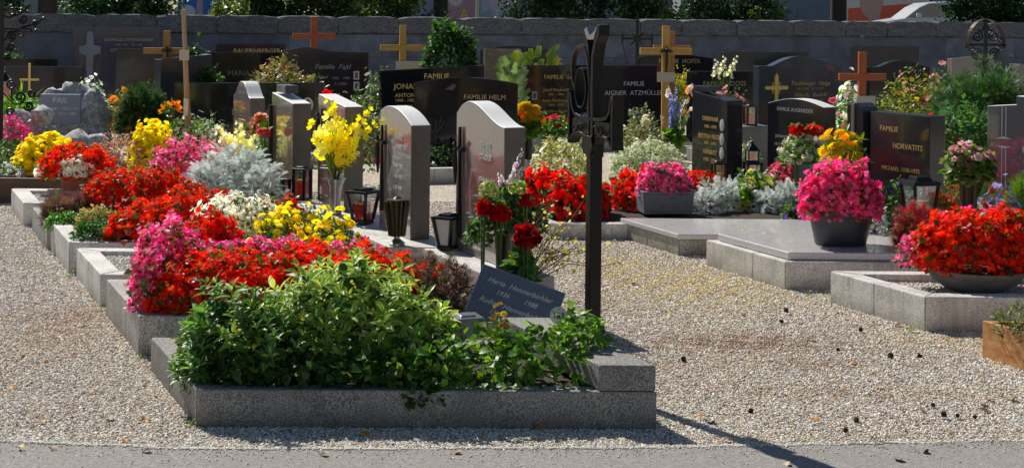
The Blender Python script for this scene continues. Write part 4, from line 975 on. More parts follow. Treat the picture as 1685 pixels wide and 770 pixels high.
# ---------------------------------------------------------------- lanterns
def lantern(label,loc,h,w,kind,rz=ROW,candle='wax_red',frame='black_metal',name='grave_lantern'):
    t=thing(name,label,'lantern',loc,rz)
    if kind=='box':       # rounded upright box with thick frame
        a=w/2; MB().box(-a,a,-a,a,0,.06*h).build('base',M[frame],t,False,.004)
        for sx in (-1,1):
            for sy in (-1,1): x,y=sx*(a-.012),sy*(a-.012); MB().box(x-.010,x+.010,y-.010,y+.010,.06*h+.001,.88*h).build('post',M[frame],t,False,.003)
        MB().box(-a-.003,a+.003,-a-.003,a+.003,.881*h,.94*h).build('lid',M[frame],t,False,.008); MB().box(-a*.7,a*.7,-a*.7,a*.7,.941*h,h,.012).build('cap',M[frame],t,False,.006)
        gb=a-.014; lo,hi=.061*h,.88*h
    elif kind=='taper':   # four-sided, wider at the top
        a=w/2; lo_=a*.62; hb=.12*h; MB().box(-lo_,lo_,-lo_,lo_,0,hb).build('base',M[frame],t,False,.004)
        for sx in (-1,1):
            for sy in (-1,1):
                MB().tube([(sx*(lo_-.006),sy*(lo_-.006),hb),(sx*(a-.010),sy*(a-.010),.86*h)],.014,4).build('post',M[frame],t)
        MB().box(-a-.004,a+.004,-a-.004,a+.004,.86*h,.93*h,.006).build('lid',M[frame],t,False,.003); MB().box(-a*.6,a*.6,-a*.6,a*.6,.931*h,h,.008).build('cap',M[frame],t,False,.003)
        gb=None
        for sx,sy in ((1,0),(-1,0),(0,1),(0,-1)):
            m=MB(); tx,ty=-sy,sx; L0=lo_-.010;L1=a-.014
            m.add([(sx*L0+tx*L0,sy*L0+ty*L0,hb),(sx*L0-tx*L0,sy*L0-ty*L0,hb),(sx*L1-tx*L1,sy*L1-ty*L1,.86*h),(sx*L1+tx*L1,sy*L1+ty*L1,.86*h)],[(0,1,2,3)]); m.build('glass_pane',M['frosted'] if candle is None else M['glass'],t)
    elif kind=='fluted':  # bronze fluted cup on a foot
        n=14; mb=MB(); mb.lathe([(w*.34,0),(w*.36,.012),(w*.12,.04),(w*.10,.10*h),(w*.16,.2*h)],n); mb.build('foot',M['pewter'],t,True)
        for i in range(n):
            a=2*math.pi*i/n; r0,r1=w*.30,w*.50; c,s=math.cos(a),math.sin(a); m=MB()
            m.tube([(c*r0,s*r0,.2*h),(c*(r0*.6+r1*.4),s*(r0*.6+r1*.4),.55*h),(c*r1,s*r1,.93*h)],w*.085,6); m.build('rib',M[frame],t,True)
        MB().lathe([(w*.28,.2*h),(w*.46,.93*h)],n).build('cup',M[frame],t,True); MB().lathe([(w*.50,0),(w*.50,.03*h),(w*.2,.05*h),(w*.1,.09*h)],n,(0,0,.93*h)).build('lid',M[frame],t); return t
    elif kind=='house':   # small hurricane lantern with hat and handle
        a=w/2; MB().box(-a,a,-a,a,0,.07*h).build('base',M[frame],t,False,.003)
        for sx in (-1,1):
            for sy in (-1,1): x,y=sx*(a-.008),sy*(a-.008); MB().box(x-.006,x+.006,y-.006,y+.006,.071*h,.66*h).build('post',M[frame],t)
        MB().box(-a-.004,a+.004,-a-.004,a+.004,.661*h,.69*h).build('collar',M[frame],t); MB().box(-a,a,-a,a,.691*h,.84*h,a*.72).build('roof',M[frame],t,False,.002)
        m=MB(); m.lathe([(w*.12,.84*h),(w*.12,.88*h),(w*.2,.89*h),(.002,.93*h)],10); m.build('chimney',M[frame],t)
        m=MB(); m.tube([(.02*math.cos(q),0,.95*h+.02*math.sin(q)) for q in [i*math.pi/6 for i in range(12)]],.003,5,True); m.build('ring',M[frame],t); gb=a-.010; lo,hi=.071*h,.66*h
    if kind in('box','house'):
        for sx,sy in ((1,0),(-1,0),(0,1),(0,-1)):
            m=MB(); m.add([(sx*gb+(-sy)*gb*.8,sy*gb+sx*gb*.8,lo),(sx*gb-(-sy)*gb*.8,sy*gb-sx*gb*.8,lo),(sx*gb-(-sy)*gb*.8,sy*gb-sx*gb*.8,hi),(sx*gb+(-sy)*gb*.8,sy*gb+sx*gb*.8,hi)],[(0,1,2,3)]); m.build('glass_pane',M['glass'],t)
    if candle:
        r=w*.29; MB().lathe([(r,0),(r*1.05,.01),(r*1.05,.42*h),(r*.9,.45*h),(r*.3,.44*h)],16,(0,0,.125*h)).build('candle',M[candle],t,True)
        MB().lathe([(r*1.07,0),(r*1.07,.012)],16,(0,0,.125*h+.43*h)).build('candle_rim',M['gold'],t)
    return t
def on(px,py,z): return G(px,py,z)
def hpx(px,ytop,P): return W(px,ytop,P.y).z-P.z
def lan(label,px,yb,yt,wpx,z,kind,**k):
    p=on(px,yb,z); return lantern(label,p,hpx(px,yt,p),wpx*p.y/F*k.pop('ws',.8),kind,**k)
lan('black tapered lantern with a red candle, in front of the quarter-round headstone',597,368,309,46,.27,'taper',rz=R(-30),ws=.92)
lan('bronze fluted cup lantern on a pewter foot at the plinth corner',653,403,325,38,.27,'fluted',frame='bronze',ws=1.0)
lan('black tapered lantern with frosted white panes, at the foot of the S-curved headstone',736,410,351,44,.27,'taper',candle=None,rz=R(-28),ws=.92)
lan('upright black lantern with rounded lid left of the pewter vase',497,329,273,32,.27,'box',rz=R(-25))
lan('low black lantern half hidden by the silver plant',463,330,293,30,.27,'box',rz=R(-25))
lan('silver topped lantern sunk among the green leaves before the slate plaque',766,560,516,62,.19,'taper',frame='pewter',candle=None,rz=R(20),ws=.8)
lan('gold brown square lantern with a red candle at the foot of the narrow gold-lettered stone',1182,318,264,28,.13,'box',frame='bronze',rz=R(10))
lan('small black hurricane lantern left of the rounded-top headstone',1237,292,226,24,.13,'house',rz=R(10))
lan('broad black lantern whose lid shows behind the yellow and white bouquet',1238,318,264,34,.13,'box',rz=R(10))
q=W(1513,366,9.95); lantern('dark hexagonal looking lantern with a ribbed top in front of the gold lettered HORVATITS stone',(q.x,9.95,.20),W(1513,290,9.95).z-.20,.20,'taper',R(15),'wax_white')
lan('glass lantern with a red candle on a stone block between two stones',1234,206,172,24,.547,'box',frame='bronze',rz=R(15))
MB_=MB().box(-.16,.16,-.16,.16,0,.545); o=MB_.build('stone_block',M['kerb_dark'],None,False,.008); q=on(1234,206,.547); o.location=(q.x,q.y,0); o.rotation_euler=(0,0,BACK); tag(o,'low dark stone block carrying the glass lantern','pedestal')
lan('tall black lantern on the iron stand at the far left edge',8,178,112,26,.55,'house',rz=R(10))
lan('white grave candle holder beside the round clipped shrub',192,192,172,12,.30,'box',frame='white_enamel',rz=R(10))
def candle(label,px,yb,yt,wpx,z,lid=True):
    p=on(px,yb,z); h=hpx(px,yt,p); r=wpx*p.y/F/2; t=thing('grave_candle',label,'candle',p)
    MB().lathe([(r*.85,0),(r,.1*h),(r*1.0,.5*h),(r*.72,.66*h)],18).build('glass_cup',M['wax_red'],t,True)
    MB().lathe([(r*.78,0),(r*.8,.04*h),(r*.66,.2*h),(r*.3,.30*h),(r*.22,.36*h),(.001,.38*h)],18,(0,0,.66*h)).build('lid',M['black_metal'],t,True); return t
candle('red grave candle with a black conical lid amid the red begonias',313,368,322,30,.20)
candle('red candle glass at the foot of the brown slanted headstone behind the vase',628,270,238,14,.1)
# ---------------------------------------------------------------- wooden crosses
def wcross(label,px,yb,yt,Y,armpx,arm_y,mat,rz=BACK,wdt=.085,plate=None,zb=.1,lean=0,armw=None,corpus=False):
    top=W(px,yt,Y); s=F/Y; t=thing('wooden_cross',label,'cross',(top.x,Y,zb),rz); h=top.z-zb; az=W(px,arm_y,Y).z-zb; aw=armpx/s/math.cos(rz)
    t.rotation_euler=(0,lean,rz); w2=wdt/2
    MB().box(-w2,w2,-.022,.022,0,h).build('upright',M[mat],t,False,.004)
    mb=MB(); mb.box(-aw/2,aw/2,-.030,.012,az-w2*.9,az+w2*.9); o=mb.build('crossbar',wood_x(mat),t,False,.004)
    if plate:
        pz=W(px,plate[0],Y).z-zb; pw=plate[1]/s/2; ph=plate[2]/s/2; MB().box(plate[3]/s-pw,plate[3]/s+pw,-.036,-.031,pz-ph,pz+ph).build('name_plate',M['paper'],t,False,.002)
    if corpus:
        crucifix(t,0,az-.24,az+.06,-.040,.14,'bronze')
    return t
_wx={}
def wood_x(mat):
    if mat not in _wx:
        c={'wood_orange':((.42,.17,.035),(.62,.29,.07)),'wood_yellow':((.52,.27,.05),(.72,.42,.10)),'wood_red':((.36,.075,.02),(.55,.14,.04)),'wood_pale':((.33,.20,.10),(.60,.42,.24))}[mat]
        _wx[mat]=wood(mat+'_bar',c[0],c[1],1,.55,'X')
    return _wx[mat]
wcross('orange brown wooden cross at the left, its arm meeting the leaning pale post',275,170,51,18.6,72,84,'wood_orange',corpus=True,wdt=.085)
wcross('rust brown wooden cross standing right of the brown low stone, high against the wall',517,150,28,21.6,68,60,'wood_red',wdt=.095)
wcross('yellow pine wooden cross beside the conifer with white paper plates at its foot',663,110,42,20.4,72,79,'wood_yellow',plate=(108,40,14,8),wdt=.09)
wcross('large bright orange wooden cross with a bronze figure and pale plate in the middle right',1096,170,43,16.9,86,85,'wood_yellow',plate=(127,30,16,0),wdt=.088,corpus=True,rz=R(5))
wcross('plain wooden cross showing its top and arm just behind the large orange one',1106,170,52,18.9,62,79,'wood_orange',wdt=.07,rz=R(5))
wcross('reddish brown wooden cross with a pale name plate behind the dark gold-lettered stone',1419,260,86,14.6,80,127,'wood_red',plate=(168,32,20,5),wdt=.078,rz=R(8))
# leaning thin double post
p=W(311,232,13.9); p.z=.15; a=W(302,16,13.8); t=thing('leaning_post','thin weathered wooden post leaning left, tied with a cream tag and a white label','post',p)
d=a-p; MB().tube([(0,0,-.1),d*.5+Vector((.0,0,0)),d],.022,4).build('post',M['wood_pale'],t); d2=d*.78
MB().tube([(.035,.01,-.05),d2+Vector((-.0,.03,0))],.016,4).build('brace',M['wood_orange'],t)
MB().box(-.045,.045,-.035,-.025,-.05,.05).build('tag',M['paper'],t).location=d*.72
MB().box(-.022,.022,-.035,-.025,-.08,.08).build('label_tag',M['white_enamel'],t).location=d*.40
# ---------------------------------------------------------------- other iron crosses
def spiral(cx,cz,r,turns,sgn,start,n=26): return [(cx+sgn*r*(1-.85*i/n)*math.cos(start+2*math.pi*turns*i/n),0,cz+r*(1-.85*i/n)*math.sin(start+2*math.pi*turns*i/n)) for i in range(n+1)]
def arch_cross():
    Y=15.2; tp=W(1622,32,Y); s=F/Y; t=thing('iron_cross','black wrought iron cross under a sheet metal arch with scrolls, at the right','cross',(tp.x,Y,.1),R(12)); h=tp.z-.1
    sc_=1/s; cz=h-42*sc_; MB().box(-.017,.017,-.012,.012,0,h-.02).build('upright',M['iron'],t); MB().box(-32*sc_,32*sc_,-.016,.008,cz-.013,cz+.013).build('crossbar',M['iron'],t)
    mb=MB(); mb.strip([(33*sc_*math.cos(q),cz+.0+42*sc_*math.sin(q)) for q in [R(-8)+i*R(196)/20 for i in range(21)]],.006,-.035,.035); mb.build('arch_roof',M['bronze'],t)
    mb=MB()
    for sx in (-1,1):
        for sz,zz in ((1,0),(-1,0)):
            mb.tube(spiral(sx*15*sc_,cz+sz*14*sc_,10*sc_,1.8,sx,R(90)*sz),.009,5)
            mb.tube([(sx*2*sc_,0,cz+sz*34*sc_),(sx*6*sc_,0,cz+sz*24*sc_),(sx*15*sc_,0,cz+sz*23*sc_)],.009,5)
            mb.tube(spiral(sx*26*sc_,cz+sz*7*sc_,5*sc_,1.3,-sx,0),.007,5)
        mb.tube(spiral(sx*8*sc_,cz-36*sc_,6*sc_,1.4,sx,0),.006,5)
    mb.build('scrollwork',M['iron'],t,True)
arch_cross()
def left_cross():
    Y=14.4; tp=W(4,-45,Y); s=F/Y; t=thing('iron_cross','tall ornate wrought iron cross with curling scrolls at the left edge, a lantern stand below','cross',(tp.x,Y,.1),R(10)); h=tp.z-.1; k=1/s
    MB().box(-.020,.020,-.014,.014,0,h).build('upright',M['iron'],t)
    z=lambda py: W(4,py,Y).z-.1
    MB().box(-48*k,48*k,-.018,.010,z(48)-.012,z(48)+.012).build('crossbar',M['iron'],t)
    mb=MB()
    for sx in (-1,1):
        for py,r,x,st in ((18,9,16,1),(32,7,34,2),(40,6,52,0),(60,8,14,3),(56,7,30,1),(78,7,14,2),(-10,9,12,1),(95,5,10,2),(140,8,16,1),(160,9,30,3),(175,8,44,2),(155,6,48,1),(185,7,14,0)):
            mb.tube(spiral(sx*x*k,z(py),r*k,1.5,sx,st*1.6),[.012]*20+[.008]*7,5)
        mb.tube([(0,0,z(70)),(sx*14*k,0,z(58)),(sx*30*k,0,z(46)),(sx*58*k,0,z(38)),(sx*66*k,0,z(30))],.011,5)
        mb.tube([(0,0,z(25)),(sx*10*k,0,z(30)),(sx*30*k,0,z(22)),(sx*46*k,0,z(8))],.011,5)
        for px_,py in ((54,50),(46,52),(66,30),(30,20)): mb.lathe([(.001,-.016),(.016,-.006),(.014,.010),(.001,.018)],8,(sx*px_*k,0,z(py)))
        mb.tube([(0,0,z(150)),(sx*20*k,0,z(172)),(sx*50*k,0,z(168)),(sx*56*k,0,z(150))],.007,5)
    mb.build('scrollwork',M['iron'],t,True)
left_cross()
def wheel_cross():
    Y=26.3; tp=W(1049,28,Y); s=F/Y; k=1/s; t=thing('iron_cross','plain dark iron cross with rays at its centre, directly before the wall','cross',(tp.x,Y,.1),R(17)); h=tp.z-.1; cz=h-36*k
    MB().box(-.025,.025,-.015,.015,0,h).build('upright',M['iron'],t); MB().box(-27*k,27*k,-.018,.012,cz-.022,cz+.022).build('crossbar',M['iron'],t)
    mb=MB()
    for a in range(4): an=R(45+90*a); mb.tube([(0,0,cz),(16*k*math.cos(an),0,cz+14*k*math.sin(an))],.012,4)
    for sx in (-1,1): mb.box(sx*26*k-.014,sx*26*k+.014,-.016,.01,cz-8*k,cz+8*k); mb.tube([(sx*26*k,0,cz-8*k),(sx*18*k,0,cz-40*k),(sx*3*k,0,cz-52*k)],.008,4)
    mb.build('rays',M['iron'],t)
wheel_cross()
# ---------------------------------------------------------------- vases and bowls
def vessel(name,label,cat,loc,prof,mat,n=26,sx=1,sy=1,rz=0,parts=()):
    t=thing(name,label,cat,loc,rz); h=prof[-1][1]; r=prof[-1][0]
    full=prof+[(r-.006,h),(r-.012,h-.02),(r-.014,h-.03)]
    MB().lathe(full,n,(0,0,0),sx,sy,False).build('body',M[mat],t,True)
    MB().lathe([(.001,h-.035),(r-.012,h-.030)],n,(0,0,0),sx,sy,False).build('soil',M['soil'],t); return t
p=G(551,352,.27); hv=hpx(551,294,p); VZ1=(p,hv)
vessel('vase','fluted pewter vase holding the yellow gladioli','vase',p,[(.045,0),(.05,.01),(.030,.03),(.045,hv*.5),(.055,hv*.8),(.078,hv)],'pewter')
p=G(828,447,.27); hv=hpx(828,382,p); VZ2=(p,hv)
vessel('vase','tall black cylinder vase with red roses and green blooms, beside the S-curved headstone','vase',p,[(.040,0),(.042,.01),(.044,hv*.5),(.052,hv)],'green_vase')
p=G(858,470,.27); p=Vector((p.x,p.y,.18)); VZ3=(p,.12)
vessel('plant_pot','small dark bowl with the dark red rose and bare twigs, behind the slate plaque','plant pot',p,[(.05,0),(.075,.05),(.085,.12)],'pot_dark')
p=G(1605,478,.145); VB=p
w=.5*(W(1685,478,p.y).x-W(1525,478,p.y).x)
vessel('flower_bowl','wide shallow grey stone bowl planted with red begonias','flower bowl',p,[(w*.45,0),(w*.62,.02),(w*.86,.06),(w*1.0,.12),(w*1.03,.135)],'stone_bowl',36)
p=G(1383,402,.225); VD=p; h=hpx(1383,345,p); w=.5*106*p.y/F
t=vessel('plant_pot','large dark oval plastic pot with pink begonias on the pale slab','plant pot',p,[(w*.78,0),(w*.80,.008),(w*.93,h*.6),(w*1.0,h*.93),(w*1.05,h*.94),(w*1.05,h)],'pot_dark',40,1,.72,R(5))
p=G(123,318,.15); VT=p; h=hpx(123,280,p)+.03; w=.5*52*p.y/F
vessel('flower_bowl','round terracotta bowl with red and white begonias on white gravel','flower bowl',p,[(w*.5,0),(w*.8,h*.3),(w*.98,h*.75),(w*1.03,h*.78),(w*1.05,h)],'terracotta')
p=G(1093,349,.13); VG=p; h=hpx(1093,316,p); w=80*p.y/F/2; t=thing('planter_box','square grey planter box with moulded panels and pink begonias','planter',p,R(8))
MB().box(-w,w,-w*.7,w*.7,0,h,-.012).build('body',M['pot_grey'],t,False,.006)
for i in range(3): MB().box(-w+.03+i*(2*w-.06)/3+.012,-w+.03+(i+1)*(2*w-.06)/3-.012,-w*.7-.010,-w*.7+.002,h*.15,h*.8).build('panel',M['pot_dark'] if 0 else M['pot_grey'],t,False,.008)
MB().box(-w-.016,w+.016,-w*.7-.016,w*.7+.016,h+.001,h+.02).build('rim',M['pot_grey'],t,False,.004)
p=W(1594,350,9.4); p.z=.2; VP=(p,hpx(1594,290,p))
vessel('vase','tall tapering bronze-grey grave vase with pale pink hydrangeas, near the right edge','vase',p,[(.032,0),(.034,.02),(.05,VP[1]*.6),(.062,VP[1]*.95),(.066,VP[1])],'bronze')
p=G(1107,272,.16); VC=(p,hpx(1107,236,p))
vessel('flower_pot','slim terracotta pot with blue delphiniums in front of the narrow dark stone','vase',p,[(.045,0),(.055,VC[1]*.9),(.06,VC[1])],'terracotta')
p=G(868,262,.12); VS=(p,hpx(868,218,p)); vessel('vase','dark vase holding the yellow sunflowers, behind the S-curved headstone','vase',p,[(.05,0),(.055,VS[1]*.9),(.06,VS[1])],'green_vase')
MB().box(-.08,.08,-.08,.08,0,.118).build('pedestal_stone',M['kerb_light'],tag(thing('pedestal','small pale stone block under the sunflower vase','pedestal',(p.x,p.y,0),R(10)),None),False,.006)
p=W(1328,292,11.9); p.z=.2; VM=(p,hpx(1328,268,p)); w=42*p.y/F/2
vessel('plant_pot','grey tub with white daisies and red carnations before the rounded-top headstone','plant pot',p,[(w*.85,0),(w,VM[1])],'pot_grey')
p=G(193,215,.12); t=thing('planter_box','small brown wooden planter box with a pale stone edge beside the round shrub','planter',p,BACK); h=hpx(193,193,p); w=.12
MB().box(-w,w,-w,w,0,h).build('body',M['wood_dark'],t,False,.005); MB().box(-w-.05,-w-.004,-w-.02,w,0,h+.02).build('stone_edge',M['kerb_light'],t,False,.005)
p=G(218,235,.12); o=MB().box(-.16,.16,-.12,.12,0,.16).build('stone_block',M['kerb_light'],None,False,.008); o.location=p; o.rotation_euler=(0,0,BACK); tag(o,'pale square stone block at the foot of the round clipped shrub','pedestal')
p=G(1140,0,0) if 0 else W(1040,262,16.6); o=MB().box(-.22,.22,-.1,.1,0,.28).build('stone_block',M['stone_blue'],None,False,.01); o.location=(p.x,16.6,.1); o.rotation_euler=(0,0,BACK); tag(o,'blue grey stone block below the AIGNER stone, right of the iron cross','pedestal')
p=W(306,295,10.7); t=thing('name_plaque','small dark blue tilted plaque half hidden by red begonias and the silver plant','plaque',(p.x,10.7,p.z-.06),R(-25)); b=MB().box(-.09,.09,-.006,.006,-.07,.07).build('plate',M['plaque'],t,False,.002); b.rotation_euler=(R(-35),R(-15),0)
MB().tube([(0,.03,-.30),(0,.03,-.02)],.006,6).build('stake',M['iron'],t)
# pine cones on the gravel
cone=MB()
for i in range(46):
    a=i*2.4; z=.004+.03*i/46; r=.017*math.sin(math.pi*min(.95,(i+6)/54)); c,s=math.cos(a),math.sin(a)
    cone.add([(c*r*.3-s*.006,s*r*.3+c*.006,z),(c*r*.3+s*.006,s*r*.3-c*.006,z),(c*r*1.15+s*.004,s*r*1.15-c*.004,z+.004),(c*r*1.15-s*.004,s*r*1.15+c*.004,z+.004),(c*r*.6,s*r*.6,z+.009)],[(0,1,2,3),(1,4,2),(0,3,4),(2,4,3)])
cone.lathe([(.002,0),(.010,.008),(.010,.025),(.002,.034)],8)
cm=plain('dark_pine_cone',(.030,.018,.012),.8,0,.4,60)
c0=cone.build('pine_cone',cm); first=True
for i,(px,py) in enumerate([(1127,597),(1282,532),(1297,519),(1382,582),(1412,548),(1465,592),(1518,590),(1536,671),(1558,692),(1572,690),(1600,691),(1409,697),(1240,680),(1395,715)]):
    o=c0 if first else c0.copy(); 
    if not first: COL.objects.link(o)
    first=False; g=G(px,py); s=random.uniform(.5,.8); o.location=(g.x,g.y,.004); o.rotation_euler=(random.uniform(.6,2.2),random.uniform(-.5,.5),random.uniform(0,6)); o.location.z=.018; o.scale=(s,s,s)
    tag(o,'dark pine cone lying on the gravel at the right','pine cone','pine cones on the gravel')
# fallen leaves
lv,lf,lw=T_leaf(.36,5,3,.5,.6)
lms=[plain('fallen_leaf_'+n,c,.6,0,.3,30) for n,c in (('orange',(.55,.20,.03)),('brown',(.25,.12,.05)),('yellow',(.65,.45,.05)),('tan',(.50,.36,.20)))]
lmesh=[]
for m in lms:
    me=bpy.data.meshes.new('fallen_leaf'); me.from_pydata([tuple(v) for v in lv],[],lf); me.materials.append(m); me.shade_smooth(); lmesh.append(me)
rr=random.Random(5)
spots=[(110,688),(232,598),(205,728),(100,560),(66,698),(70,603),(20,640),(150,650),(195,575),(310,690),(470,712),(560,720),(600,715),(470,692),(668,690),(820,705),(900,708),(1010,700),(1160,690),(1190,728),(1170,700),(1300,765),(1520,748),(1480,762),(1485,540),(1498,543),(1612,665),(1638,662),(1665,662),(1515,679),(1550,560),(1410,600),(1100,520),(1220,520),(40,480),(120,520),(960,620),(1050,470),(1612,680),(30,740),(250,745),(540,752),(760,748),(1340,690),(1260,640),(1450,640),(180,690),(240,690),(45,590),(85,740)]
for i,(px,py) in enumerate(spots):
    g=G(px,py); k=rr.choice([0,0,1,2,3]); o=bpy.data.objects.new('fallen_leaf',lmesh[k]); COL.objects.link(o); s=rr.uniform(.030,.052)
    o.location=(g.x,g.y,.014); o.scale=(s,s,s); o.rotation_euler=(rr.uniform(-.3,.5),rr.uniform(-.4,.4),rr.uniform(0,6.28))
    tag(o,'curled '+['orange','brown','yellow','tan'][k]+' leaf fallen on the gravel or asphalt','leaf','fallen '+['orange','brown','yellow','tan'][k]+' leaves')
# brown needle litter
n=2200; cl=[G(1180,560),G(1260,570),G(1330,600),G(1420,640),G(1500,600),G(1150,640),G(1380,690),G(1560,720),G(130,520),G(60,690)]
idx=RNG.integers(0,len(cl),n); P=np.array([[cl[i].x,cl[i].y,.010] for i in idx])+RNG.normal(0,1,(n,3))*np.array([.28,.12,.001]); D=rdir(n); D[:,2]*=.1
o=scatter('needle_litter','blade',P,D,np.tile([0,0,1.],(n,1)),RNG.uniform(.02,.05,n),pick([(.22,.10,.04),(.30,.16,.07),(.14,.07,.03)],n),None,M['leaf_matt']); tag(o,'brown pine needles strewn over the gravel','needle litter',kind='stuff')
n=1500; Y=5.75+RNG.random(n)**1.3*5.5; X=RNG.uniform(-.37,.37,n)*Y; keep=np.ones(n,bool)
for q_ in EXCL: keep&=~poly_in(X,Y,q_)
X=X[keep];Y=Y[keep];k=len(X); D=rdir(k); D[:,2]*=.3
o=scatter('leaf_crumbs','leaf_small',np.stack([X,Y,np.full(k,.011)],1),D,np.tile([0,0,1.],(k,1))+RNG.normal(0,.4,(k,3)),RNG.uniform(.007,.018,k),pick([(.34,.17,.07),(.22,.12,.06),(.60,.34,.08),(.16,.09,.05),(.55,.42,.16)],k),None,M['leaf_matt']); tag(o,'small brown crumbs of dry leaves scattered over the gravel','leaf crumbs',kind='stuff')
# ---------------------------------------------------------------- FRONT GRAVE: sage
SG=[(.30,.42,.08),(.22,.35,.07),(.42,.52,.12),(.14,.25,.05)]
def sage(name,label,lobes,nst,leafsize,edge,base=SG,sprig=7,tpl='leaf_fine'):
    P,Nn=mound_pts(lobes,nst,.0,1.0,.10); k=len(P); l0=np.array(lobes[0][:3]); P=P-l0
    items=[]; pos=[];dr=[];up=[];sz=[];c=[]
    for i in range(k):
        ax=Nn[i]*.55+np.array([0,0,.75])+RNG.normal(0,.15,3); ax/=np.linalg.norm(ax)
        a=np.cross(ax,[.3,.9,.1]); a/=np.linalg.norm(a); b=np.cross(ax,a); s=leafsize*math.exp(RNG.normal(0,.22)); col=base[RNG.integers(len(base))]; ph=RNG.random()*6
        for j in range(sprig):
            f=j/sprig; an=ph+j*2.4; el=.25+1.0*f; d=(a*math.cos(an)+b*math.sin(an))*math.cos(el)+ax*math.sin(el)
            pos.append(P[i]-ax*s*.9*(1-f)+d*s*.05); dr.append(d); up.append(ax+RNG.normal(0,.15,3)); sz.append(s*(1.05-.5*f)); c.append(np.array(col)*(.8+.5*f))
    c=np.array(c); t=thing(name,label,'plant',l0)
    items.append((tpl,pos,dr,up,np.array(sz),c,np.clip(c*edge[0]+np.array(edge[1]),0,1),.10))
    lb=[(l[0]-l0[0],l[1]-l0[1],l[2]-l0[2])+tuple(l[3:]) for l in lobes]
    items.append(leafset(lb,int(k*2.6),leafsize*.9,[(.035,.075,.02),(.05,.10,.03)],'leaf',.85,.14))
    yl=leafset(lb,34,leafsize*.8,[(.62,.50,.08),(.50,.34,.08),(.66,.60,.14)],tpl,1.0,.12)
    items.append(yl)
    flatpart('leaves',items,M['leaf'],t)
    st=MB(); rr=random.Random(4)
    for i in range(26):
        p=P[rr.randrange(k)]; st.tube([(p[0]*.75,p[1]*.75,0),(p[0]*.9,p[1]*.9,p[2]*.5),tuple(p*.97)],.0035,4)
    st.build('stems',M['stem'],t); return t
z=.135
sage('sage_bush','big variegated sage bush filling the middle of the front grave',[Lb(575,6.42,425,290,.30,z),Lb(500,6.30,472,170,.22,z),Lb(650,6.32,470,120,.22,z),Lb(705,6.35,500,90,.22,z)],620,.060,(.9,(.30,.32,.10)))
sage('sage_bush','dark green sage bush at the left end of the front grave',[Lb(392,6.25,470,180,.25,z),Lb(335,6.32,508,92,.20,z),Lb(350,6.18,560,70,.12,z),Lb(440,6.20,510,140,.2,z)],440,.056,(1.0,(.06,.08,.03)),[(.14,.28,.05),(.11,.22,.05),(.22,.36,.07),(.08,.17,.04)])
GB=[(.09,.20,.03),(.14,.28,.04),(.06,.13,.025),(.20,.34,.05)]
plant('ground_cover','glossy strawberry-like leaves spilling over the front kerb below the slate plaque','plant',[Lb(800,6.15,548,200,.16,z),Lb(900,6.2,545,170,.18,z),Lb(955,6.35,512,90,.14,z),Lb(720,6.10,560,130,.14,z),Lb(640,6.08,575,120,.12,z)],
   [dict(n=1900,size=.036,cols=GB,tpl='leaf_round',shrink=1.0,jit=.12,out=.5)])
plant('ground_cover','dark low leaves trailing over the kerb at the foot of the sage','plant',[Lb(560,6.06,585,260,.10,z),Lb(420,6.07,580,200,.09,z),Lb(690,5.985,612,80,.05,z-.03)],[dict(n=1300,size=.034,cols=[(.04,.09,.02),(.05,.11,.02)],tpl='leaf_round',shrink=1,jit=.15)])
plant('marigold_plant','small bushy plant with orange brown withered flowers in front of the slate plaque','plant',[Lb(822,6.22,512,66,.07,z)],[dict(n=900,size=.022,cols=GB,tpl='leaf_narrow',shrink=.95,jit=.2,out=1)],
   [dict(n=26,size=.014,c1=[(.50,.28,.05),(.35,.16,.05),(.55,.38,.08)],tpl='pompon',lo=.45,shrink=1.08)])
# ---------------------------------------------------------------- second grave: red and pink begonias
zb=.18
def beg(label,lobes,n,col,size=.018,c2=(.88,.55,.20),leafc=None,nl=None,name='begonia_bed',cat='flowers',tpl='begonia',lsz=.030,jit=.06,mix=None):
    if col[0][1]<.04 and c2==(.88,.55,.20): c2=(.80,.16,.02)
    if c2==(.88,.55,.20): c2=(.92,.50,.55)
    fl=[dict(n=n,size=size,c1=col,c2=c2,tpl=tpl,jit=jit,rand=.13)]
    if mix: fl.append(dict(n=mix[0],size=size,c1=mix[1],c2=c2,tpl=tpl,jit=jit,shrink=1.01))
    return plant(name,label,cat,lobes,[dict(n=nl or int(n*.75),size=lsz,cols=leafc or [(.08,.14,.03),(.13,.19,.04),(.06,.10,.02),(.22,.09,.04)],tpl='leaf_round',shrink=.985,jit=.10)],fl)
beg('scarlet begonias massed behind the sage bushes',[Lb(400,7.42,416,200,.26,zb),Lb(510,7.5,408,170,.26,zb),Lb(310,7.36,425,120,.22,zb),Lb(600,7.4,412,110,.2,zb),Lb(660,7.35,430,80,.16,zb),Lb(290,7.28,470,70,.12,zb)],5200,RED)
beg('magenta pink begonias at the left end, in front of the white gravel strip',[Lb(275,7.60,372,105,.26,zb),Lb(255,7.40,410,66,.18,zb)],1700,PINK)
beg('magenta pink begonias behind the scarlet ones',[Lb(470,7.98,396,190,.18,zb),Lb(575,7.9,404,120,.16,zb),Lb(385,7.98,400,110,.16,zb)],2600,PINK)
beg('deep red geraniums between the candle and the pink begonias',[Lb(350,8.25,355,90,.18,zb),Lb(310,8.30,372,60,.12,zb)],1000,RED,tpl='double',size=.021)
HE=[(.10,.05,.04),(.14,.07,.06),(.07,.06,.03)]
plant('heather','brownish red bud heather at the head of the second grave','heather',[Lb(735,7.35,432,90,.22,zb),Lb(700,7.6,425,60,.2,zb),Lb(690,7.45,440,50,.14,zb)],[dict(n=1800,size=.05,cols=HE+[(.06,.09,.03)],tpl='tuft',shrink=.95,jit=.15,out=1.0)],
   [dict(n=700,size=.006,c1=[(.50,.16,.14),(.45,.30,.28),(.30,.10,.09)],tpl='flower5',shrink=1.08,jit=.1)])
